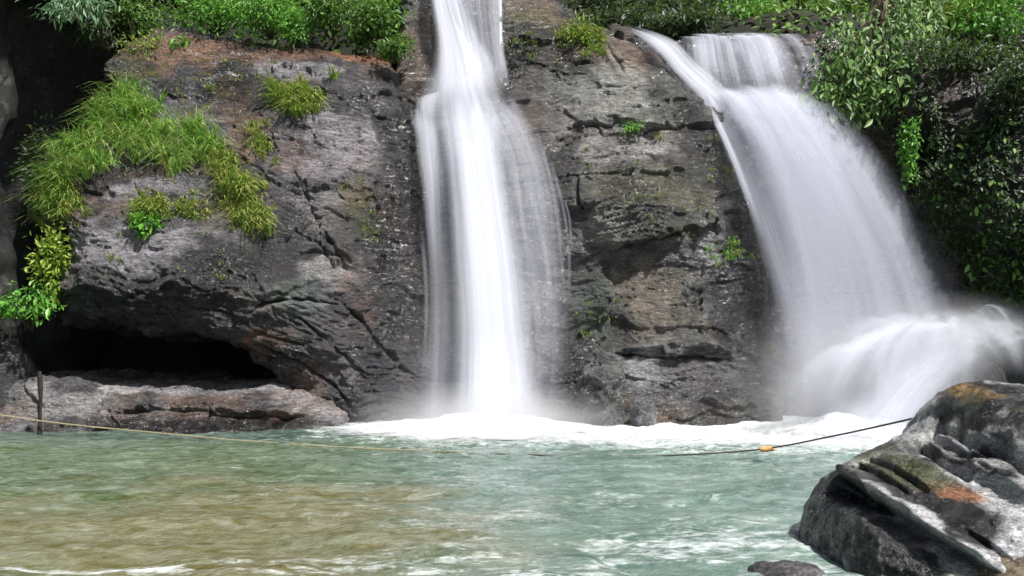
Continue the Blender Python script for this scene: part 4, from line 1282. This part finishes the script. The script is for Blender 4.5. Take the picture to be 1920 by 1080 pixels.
# left side of the boulder
px_plant('shrub', 'yellow green shrub on the left flank of the boulder', 105, 490, 19.7, 38, 55, 0.4, 16, 900, 0.12, 'yellow', 90, wide=0.9, base_px=(100, 560, 20.2), seed=12)
px_plant('shrub', 'leafy green shrub at the left edge above the dark overhang', 45, 560, 19.5, 52, 36, 0.4, 14, 650, 0.12, 'bright', 110, wide=1.0, base_px=(60, 620, 20.2), seed=13)
px_plant('weed', 'broad leaved green weed under the grass on the boulder front', 275, 425, 19.3, 24, 26, 0.2, 7, 200, 0.13, 'bright', 40, wide=1.1, cat='plant', seed=14)
px_plant('shrub', 'dark shrub beside the tree trunk left of the grass', 75, 330, 20.6, 30, 80, 0.4, 14, 900, 0.11, 'dark', 40, wide=0.8, seed=15)
# weeds on the middle cliff
px_plant('weed', 'yellow green weed on top of the cliff between the falls', 1092, 66, 22.0, 38, 26, 0.25, 10, 420, 0.12, 'yellow', 50, wide=0.6, cat='plant', droop=-0.3, seed=16)
px_plant('weed', 'tiny green weed on the cliff ledge beside the diagonal stream', 1188, 234, 20.9, 24, 11, 0.15, 6, 160, 0.09, 'bright', 20, wide=0.6, cat='plant', seed=17)
px_plant('weed', 'low dark moss plant beside the thin thread of the tall fall', 990, 92, 22.0, 45, 14, 0.2, 10, 500, 0.06, 'dark', 0, wide=0.8, cat='plant', seed=18)
# behind the falls, on the hillside
bgd = [(1180, 42, 25.4, 60, 24, 'dark', 'low dark bush behind the crest of the middle cliff'), (1290, 48, 25.2, 60, 20, 'dark', 'low dark bush behind the lip of the fan waterfall'), (1130, 5, 27.0, 70, 45, 'dark', 'shadowy tree on the slope just right of the tall fall'), (1225, 22, 27.5, 70, 45, 'dark', 'dark leafy tree on the slope above the diagonal stream'),
       (1310, 12, 28.0, 60, 50, 'dark', 'dark tree on the slope above the fan waterfall lip'), (1395, 22, 27.0, 55, 42, 'bright', 'sunlit green bush above the fan waterfall lip'),
       (1470, 8, 28.5, 50, 50, 'mid', 'mid green tree right of the sunlit bush'), (1545, 18, 28.0, 70, 45, 'yellow', 'yellow green tree behind the pale trunk'),
       (1870, 10, 24.5, 90, 55, 'bright', 'bright green tree in the top right corner'), (1770, 15, 26.0, 70, 45, 'yellow', 'light green tree behind the overhanging branch'),
       (950, -40, 28.0, 90, 60, 'mid', 'tree on the slope above the tall fall'), (760, -20, 26.5, 70, 50, 'mid', 'tree behind the left lip of the tall fall'),
       (600, -20, 26.0, 90, 50, 'mid', 'tree on the slope behind the boulder top'), (420, -20, 26.0, 90, 50, 'mid', 'tree on the slope above the brown boulder top'), (250, -20, 26.0, 90, 50, 'dark', 'dark tree on the slope above the hollow')]
for i, (px, py, Y, rx, ry, pal, lab) in enumerate(bgd):
    px_plant('tree' if 'tree' in lab else 'bush', lab, px, py, Y, rx, ry, 0.9, 26, 2300, 0.16, pal, 0, wide=0.8, cat='tree' if 'tree' in lab else 'bush', group='trees on the slope', seed=30 + i,
             base_px=(px, py + ry * 1.6, Y + 0.8))

rgu = np.random.default_rng(3)
ug = empty('undergrowth', (0, 25, 8))
tag(ug, 'leafy green undergrowth covering the slope behind the falls', 'undergrowth', kind='stuff')
kk = np.nonzero((np.abs(Vh[:, 0]) < 16) & (Vh[:, 2] > 6.8) & (Vh[:, 1] < 36))[0]
kk = kk[rgu.integers(0, len(kk), 16000)]
p = Vh[kk] + rgu.normal(size=(len(kk), 3)) * np.array([0.25, 0.25, 0.12]) + np.array([0, -0.1, 0.2])
dr = rgu.normal(size=(len(kk), 3)) + np.array([0, -0.5, 0])
fc_ = np.array([0, -0.5, 0.8]) + rgu.normal(size=(len(kk), 3)) * 0.4
shady = (p[:, 0] > 1.2) & (p[:, 0] < 5.6)  # dark palette on this strip puts the slope's shade into leaf colour
usz = 0.16 + 0.16 * rgu.random(len(kk))
utone = np.clip(0.45 + 0.5 * fbm(p * 0.6, 3, 77) + 0.2 * rgu.normal(size=len(kk)), 0, 1)
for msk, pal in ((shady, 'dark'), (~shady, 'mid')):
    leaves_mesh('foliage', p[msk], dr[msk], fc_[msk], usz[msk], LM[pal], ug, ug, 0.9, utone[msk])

# vines over the right wall
vine = empty('vine_curtain', tuple(W(1830, 560, 20.3)))
tag(vine, 'dark curtain of small leaved vines covering the rock wall at right', 'vines')


def vine_spots(n, rg):
    ps, ns = [], []
    tries = 0
    while len(ps) < n and tries < n * 12:
        tries += 1
        px, py = rg.uniform(1660, 1960), rg.uniform(120, 575)
        lim = 1690 + max(0, py - 330) * 0.5
        if px < lim + rg.normal() * 14: continue
        g = fbm(np.array([[px * 0.012, py * 0.02, 3.0]]), 3, 5)[0]
        if g < -0.12 + 0.3 * (rg.random() - 0.5): continue
        h = cast(px, py, ['right'])
        if h is None: continue
        ps.append(h[0])
        ns.append(h[1])
    return np.array(ps), np.array(ns)


rgv = np.random.default_rng(5)
p, nr = vine_spots(5200, rgv)
nr = np.where((nr[:, 1] > 0)[:, None], -nr, nr)
k = len(p)
off = rgv.random(k)[:, None] * 0.45 + 0.02
p = p + np.array([0, -1, 0.1]) * off
dr = np.stack([rgv.normal(size=k) * 0.7, -0.5 + rgv.normal(size=k) * 0.3, -0.6 + rgv.normal(size=k) * 0.5], 1)
fc_ = np.array([0, -0.75, 0.6]) + rgv.normal(size=(k, 3)) * 0.4
sz = 0.07 + 0.11 * rgv.random(k) ** 1.5
tone = np.clip(rgv.random(k) ** 1.6, 0, 1)
front = np.argsort(-off[:, 0])[:300]
rest = np.setdiff1d(np.arange(k), front)
leaves_mesh('foliage', p[rest], dr[rest], fc_[rest], sz[rest], LM['dark'], vine, vine, 1.1, tone[rest])
leaf_objects(p[front], dr[front], fc_[front], sz[front] * 1.1, LO['mid'], vine, vine, 1.1)
px_plant('creeper', 'bright green creeper hanging on the left edge of the dark vines', 1706, 260, 20.5, 20, 70, 0.25, 14, 700, 0.10, 'bright', 40, wide=0.9, droop=0.8, cat='plant', seed=60)
px_plant('bush', 'dark bush on the bank above the vine curtain', 1800, 110, 20.6, 90, 34, 0.6, 20, 1800, 0.13, 'dark', 50, wide=0.9, seed=61)
px_plant('bush', 'dim green bush on the bank at the right edge above the vines', 1920, 150, 19.4, 60, 50, 0.6, 18, 1500, 0.13, 'dark', 50, wide=0.9, seed=62)

# leaning tree whose leafy branches overhang the fan waterfall
tree = empty('tree', tuple(W(1652, 150, 22.1)))
tag(tree, 'pale trunked tree with big drooping leaves overhanging the fan waterfall', 'tree')
V, f = tube([([W(1652, 150, 22.1), W(1648, 80, 22.0), W(1650, 20, 21.9), W(1655, -60, 21.8), W(1660, -150, 21.7)], [0.17, 0.16, 0.15, 0.14, 0.12])], 12)
mesh_np('trunk', V, f, M_PALE, True, parent=tree, offset=np.array(tree.location))
br_paths = []
rgt = np.random.default_rng(17)
ends_ = [(1560, 175, 21.0), (1540, 178, 20.9), (1595, 205, 20.8), (1580, 120, 21.0), (1620, 160, 20.7), (1660, 150, 20.6), (1700, 105, 20.8), (1590, 75, 21.2), (1640, 95, 20.8), (1690, 40, 21.0), (1720, 60, 21.0),
         (1610, 130, 20.8), (1650, 190, 20.9), (1750, 30, 21.2), (1700, 10, 21.2), (1680, 180, 20.9), (1610, 55, 21.2)]
cl = np.array([W(*e) for e in ends_])
for e in cl:
    b = W(1652, 40 + rgt.uniform(-60, 60), 21.9)
    m_ = (b + e) / 2 + np.array([0, 0, 0.25])
    tt = np.linspace(0, 1, 8)[:, None]
    br_paths.append(((1 - tt) ** 2 * b + 2 * tt * (1 - tt) * m_ + tt ** 2 * e, np.linspace(0.03, 0.008, 8)))
for pts, rad in br_paths:
    V, f = tube([(pts, rad)], 6)
    mesh_np('branch', V, f, M_STEM, True, parent=tree, offset=np.array(tree.location))


def tree_spots(n, sz):
    k = rgt.integers(0, len(cl), n)
    p = cl[k] + rgt.normal(size=(n, 3)) * np.array([0.26, 0.26, 0.22])
    d = np.stack([rgt.normal(size=n) * 0.6 - 0.15, -0.35 + rgt.normal(size=n) * 0.4, -0.75 + rgt.normal(size=n) * 0.4], 1)
    fc2 = np.array([0.1, -0.6, 0.7]) + rgt.normal(size=(n, 3)) * 0.45
    return p, d, fc2, sz * (0.7 + 0.6 * rgt.random(n))


p, d, fc2, s = tree_spots(300, 0.25)
leaf_objects(p, d, fc2, s, LO['fresh'], tree, tree, 0.85)
p, d, fc2, s = tree_spots(2200, 0.16)
leaves_mesh('foliage', p + np.array([0, 0.3, 0]), d, fc2, s, LM['fresh'], tree, tree, 0.85)

# dark tree trunk at the left picture edge
V, f = tube([([W(-40, 790, 20.0), *[W(-30 + 14 * math.sin(y_ * 0.013), y_, 20.0 + (790 - y_) * 0.0013) for y_ in range(740, -161, -12)]], [0.62, *np.linspace(0.52, 0.34, 76)])], 40)
P_ = V.copy()
ax = V - V.reshape(-1, 40, 3).mean(1).repeat(40, 0)
V = V + ax / (np.linalg.norm(ax, axis=1)[:, None] + 1e-9) * (0.22 * fbm(P_ * np.array([2.5, 2.5, 1.1]), 4, 7))[:, None]
trunk_root = empty('tree', tuple(W(-40, 790, 20.0)))
tag(trunk_root, 'dark lichen spotted tree trunk cut off by the left picture edge', 'tree')
mesh_np('trunk', V, f, M_TRUNK, True, parent=trunk_root, offset=np.array(trunk_root.location))
rootsV = []
for i, (dx, dy) in enumerate([(0.55, -0.35), (0.8, 0.1), (0.3, -0.6)]):
    b = W(-12, 740, 20.0)
    V, f = tube([([b, b + np.array([dx * 0.5, dy * 0.5, -0.15]), b + np.array([dx, dy, -0.75])], [0.2, 0.13, 0.06])], 8)
    mesh_np('root', V, f, M_TRUNK, True, parent=trunk_root, offset=np.array(trunk_root.location))


# ------------------------------------------------------------------ grass
def blades(pos, n, length, spread, mat, parent, root, rg, lean=None, width=0.016):
    """drooping grass blades, n in all, rooted round the points pos"""
    k = rg.integers(0, len(pos), n)
    b = pos[k] + rg.normal(size=(n, 3)) * spread * np.array([1, 0.4, 0.6])
    az = rg.uniform(0, 2 * np.pi, n)
    out = np.stack([np.cos(az), np.sin(az) * 0.7 - 0.5, np.zeros(n)], 1)
    if lean is not None: out = out + lean
    L = length * (0.5 + 0.8 * rg.random(n))
    arch = 0.35 + 0.75 * rg.random(n)
    ts = np.array([0, 0.35, 0.7, 1.0])
    wds = np.array([1.0, 0.85, 0.55, 0.06]) * width
    side = np.cross(out, np.array([0, 0, 1.0]))
    side /= np.linalg.norm(side, axis=1)[:, None] + 1e-9
    side = side * 0.5 + np.array([1.0, 0, 0]) * np.sign(side[:, :1] + 1e-6) * 0.8
    side /= np.linalg.norm(side, axis=1)[:, None]
    V = np.zeros((n, 4, 2, 3))
    for i, t in enumerate(ts):
        c = b + out * (L * arch * t ** 1.4)[:, None] * 0.75
        c[:, 2] += L * (t - arch * 0.95 * t ** 2.2)
        V[:, i, 0] = c - side * wds[i]
        V[:, i, 1] = c + side * wds[i]
    f0 = np.array([(0, 1, 3, 2), (2, 3, 5, 4), (4, 5, 7, 6)])
    f = (f0[None] + (np.arange(n) * 8)[:, None, None]).reshape(-1, 4)
    o = mesh_np('blades', V.reshape(-1, 3), f, mat, False, attrs={'rnd': np.repeat(np.clip(rg.random(len(pos))[k] * 0.55 + rg.random(n) * 0.55 - 0.05, 0, 1), 8)}, parent=parent, offset=np.array(root.location))
    tag(o, kind='stuff')
    return o


M_GRASS = mat_leaf('grass_green', [(0.06, 0.16, 0.02), (0.16, 0.38, 0.05), (0.28, 0.50, 0.10), (0.46, 0.52, 0.18), (0.33, 0.28, 0.12)], rough=0.55)
M_GRASSY = mat_leaf('grass_yellow', [(0.10, 0.19, 0.03), (0.22, 0.34, 0.06), (0.40, 0.44, 0.12), (0.42, 0.33, 0.14)], rough=0.55)


def grass_at(poly, n, rg, names=('boulder',)):
    poly = np.array(poly, float)
    x0, y0 = poly.min(0)
    x1, y1 = poly.max(0)
    out = []
    while len(out) < n:
        px, py = rg.uniform(x0, x1), rg.uniform(y0, y1)
        if not inside(np.array([px]), np.array([py]), poly)[0]: continue
        if rg.random() < 0.3: px, py = px + rg.normal() * 18, py + rg.normal() * 14
        h = cast(px, py, names)
        if h is None: continue
        out.append(h[0])
    return np.array(out)


def tuft(name, label, poly, nroots, nbl, length, mat, seed, names=('boulder',), width=0.014, spread=0.05, cat='grass', lean=None):
    rg = np.random.default_rng(seed)
    pts = grass_at(poly, nroots, rg, names)
    c = pts.mean(0)
    root = empty(name, tuple(c))
    tag(root, label, cat)
    blades(pts, nbl, length, spread, mat, root, root, rg, lean, width)


tuft('grass_patch', 'long bright green grass draped over the boulder shoulder', [(65, 330), (120, 270), (180, 200), (240, 180), (300, 230), (390, 255), (420, 300), (370, 320), (290, 310), (200, 320), (150, 345), (110, 400), (75, 410)], 170, 3600, 0.78, M_GRASS, 71, width=0.011)
tuft('grass_patch', 'yellowing grass trailing down the right end of the grassy shoulder', [(400, 290), (440, 310), (490, 370), (505, 440), (465, 445), (450, 390), (410, 340)], 90, 1500, 0.5, M_GRASSY, 72)
tuft('grass_patch', 'yellow green grass hanging at the left end of the grassy shoulder', [(70, 380), (130, 350), (140, 400), (110, 440), (80, 440)], 60, 1000, 0.5, M_GRASSY, 73)
tuft('grass_tuft', 'lone olive grass tuft high on the boulder near the tall fall', [(510, 170), (590, 165), (600, 205), (560, 225), (520, 205)], 50, 1100, 0.5, M_GRASSY, 74)
tuft('grass_tuft', 'short grass tuft on the pale front of the boulder', [(240, 385), (300, 375), (315, 400), (260, 415)], 36, 600, 0.34, M_GRASSY, 75)
tuft('grass_tuft', 'sparse dry grass below the shoulder, right of the short tuft', [(330, 385), (390, 380), (395, 410), (340, 410)], 24, 260, 0.25, M_GRASSY, 76)
tuft('grass_tuft', 'thin brown grass along the diagonal crack of the boulder', [(455, 230), (480, 235), (510, 290), (490, 300)], 30, 300, 0.26, M_GRASSY, 77)
tuft('grass_tuft', 'grass tuft beside the weed on top of the middle cliff', [(1060, 60), (1120, 60), (1130, 80), (1070, 82)], 24, 380, 0.34, M_GRASSY, 78, names=('mid',))
tuft('grass_tuft', 'green tuft on the wet middle cliff beside the fan waterfall', [(1360, 460), (1376, 460), (1376, 490), (1362, 490)], 12, 140, 0.25, M_GRASS, 79, names=('mid',))

rgp = np.random.default_rng(90)
sp_pts = []
for poly, n_, nm in [([(210, 75), (560, 75), (540, 130), (440, 230), (300, 220), (215, 130)], 46, 'boulder'), ([(140, 330), (480, 330), (470, 520), (150, 520)], 26, 'boulder'),
                     ([(620, 330), (720, 330), (710, 470), (650, 470)], 12, 'boulder'), ([(960, 60), (1140, 60), (1130, 110), (960, 110)], 22, 'mid'), ([(1060, 220), (1380, 240), (1330, 440), (1080, 440)], 20, 'mid'), ([(1080, 560), (1150, 560), (1150, 640), (1090, 640)], 10, 'mid')]:
    sp_pts.append(grass_at(poly, n_, rgp, (nm,)))
sp_pts = np.vstack(sp_pts)
spr = empty('moss_sprigs', (0, 21, 4))
tag(spr, 'scattered small grass sprigs and moss in the rock cracks', 'moss', kind='stuff')
blades(sp_pts, 1500, 0.13, 0.06, M_GRASSY, spr, spr, rgp, width=0.009)

# ------------------------------------------------------------------ rope, float and post
_n = N('weathered_rope')
_x = _n.add('ShaderNodeSeparateXYZ', Vector=_n.add('ShaderNodeNewGeometry').outputs['Position']).outputs[0]
_f = _n.rng(_n.math('ADD', _x, _n.noise(_n.add('ShaderNodeNewGeometry').outputs['Position'], 3.0)), -1.5, 0.8)
_b = _n.add('ShaderNodeBsdfPrincipled', Base__Color=_n.mix(_f, (0.42, 0.37, 0.22), (0.05, 0.035, 0.028)), Roughness=0.7)
_n.l.new(_b.outputs[0], _n.out.inputs['Surface'])
M_ROPE = _n.m
M_FLOAT = mat_plain('orange_cloth', (0.50, 0.30, 0.10), 0.6, 0.2, 12)
M_POST = mat_plain('wet_wood', (0.018, 0.015, 0.013), 0.7, 0.4, 8)
rp = [(-60, 770, 18.6), (0, 778, 18.6), (75, 789, 18.6), (180, 801, 18.4), (300, 812, 18.1), (450, 826, 17.55), (620, 838, 16.7), (800, 846, 16.15), (980, 853, 15.7), (1130, 856, 15.5), (1280, 853, 15.3), (1430, 842, 15.0),
      (1560, 818, 13.6), (1680, 792, 11.9), (1742, 777, 11.0), (1765, 772, 10.6)]
pts = spline([W(*p) for p in rp], np.linspace(0, 1, 220))
pts[:, 2] = np.maximum(pts[:, 2], 0.012)
# laid rope: three strands twisted
rpaths = []
dist = np.r_[0, np.cumsum(np.linalg.norm(np.diff(pts, axis=0), axis=1))]
fine = np.linspace(0, dist[-1], 700)
cen = np.stack([np.interp(fine, dist, pts[:, i]) for i in range(3)], 1)
rope = empty('rope', tuple(cen[0]))
tag(rope, 'thin rope strung across the pool from the left shelf to the foreground boulder', 'rope')
for s_ in range(3):
    a = fine * 22 + s_ * 2.094
    q = cen + np.stack([a * 0, np.cos(a), np.sin(a)], 1) * 0.008
    V, f = tube([(q, np.full(len(q), 0.0055))], 5)
    mesh_np('strand', V, f, M_ROPE, True, parent=rope, offset=cen[0])
kc = W(1438, 842, 14.9)
V, f = tube([([kc + np.array([dx, 0, 0.01 * math.sin(dx * 40)]) for dx in np.linspace(-0.12, 0.12, 9)], [0.010, 0.03, 0.045, 0.036, 0.048, 0.036, 0.044, 0.028, 0.010])], 12)
knot = mesh_np('knot', V, f, M_FLOAT, True, parent=rope, offset=cen[0])
knot['label'] = 'orange yellow cloth knot tied on the rope'

pv = [W(74, 696, 18.72), W(76, 740, 18.7), W(75, 790, 18.7), W(74, 850, 18.68)]
V, f = tube([(spline(pv, np.linspace(0, 1, 14)), 0.038 + 0.01 * np.sin(np.linspace(0, 9, 14)))], 12)
post = mesh_np('wooden_post', V, f, M_POST, True, offset=pv[-1])
post.location = pv[-1]
tag(post, 'dark upright post in the water holding the left end of the rope', 'post')
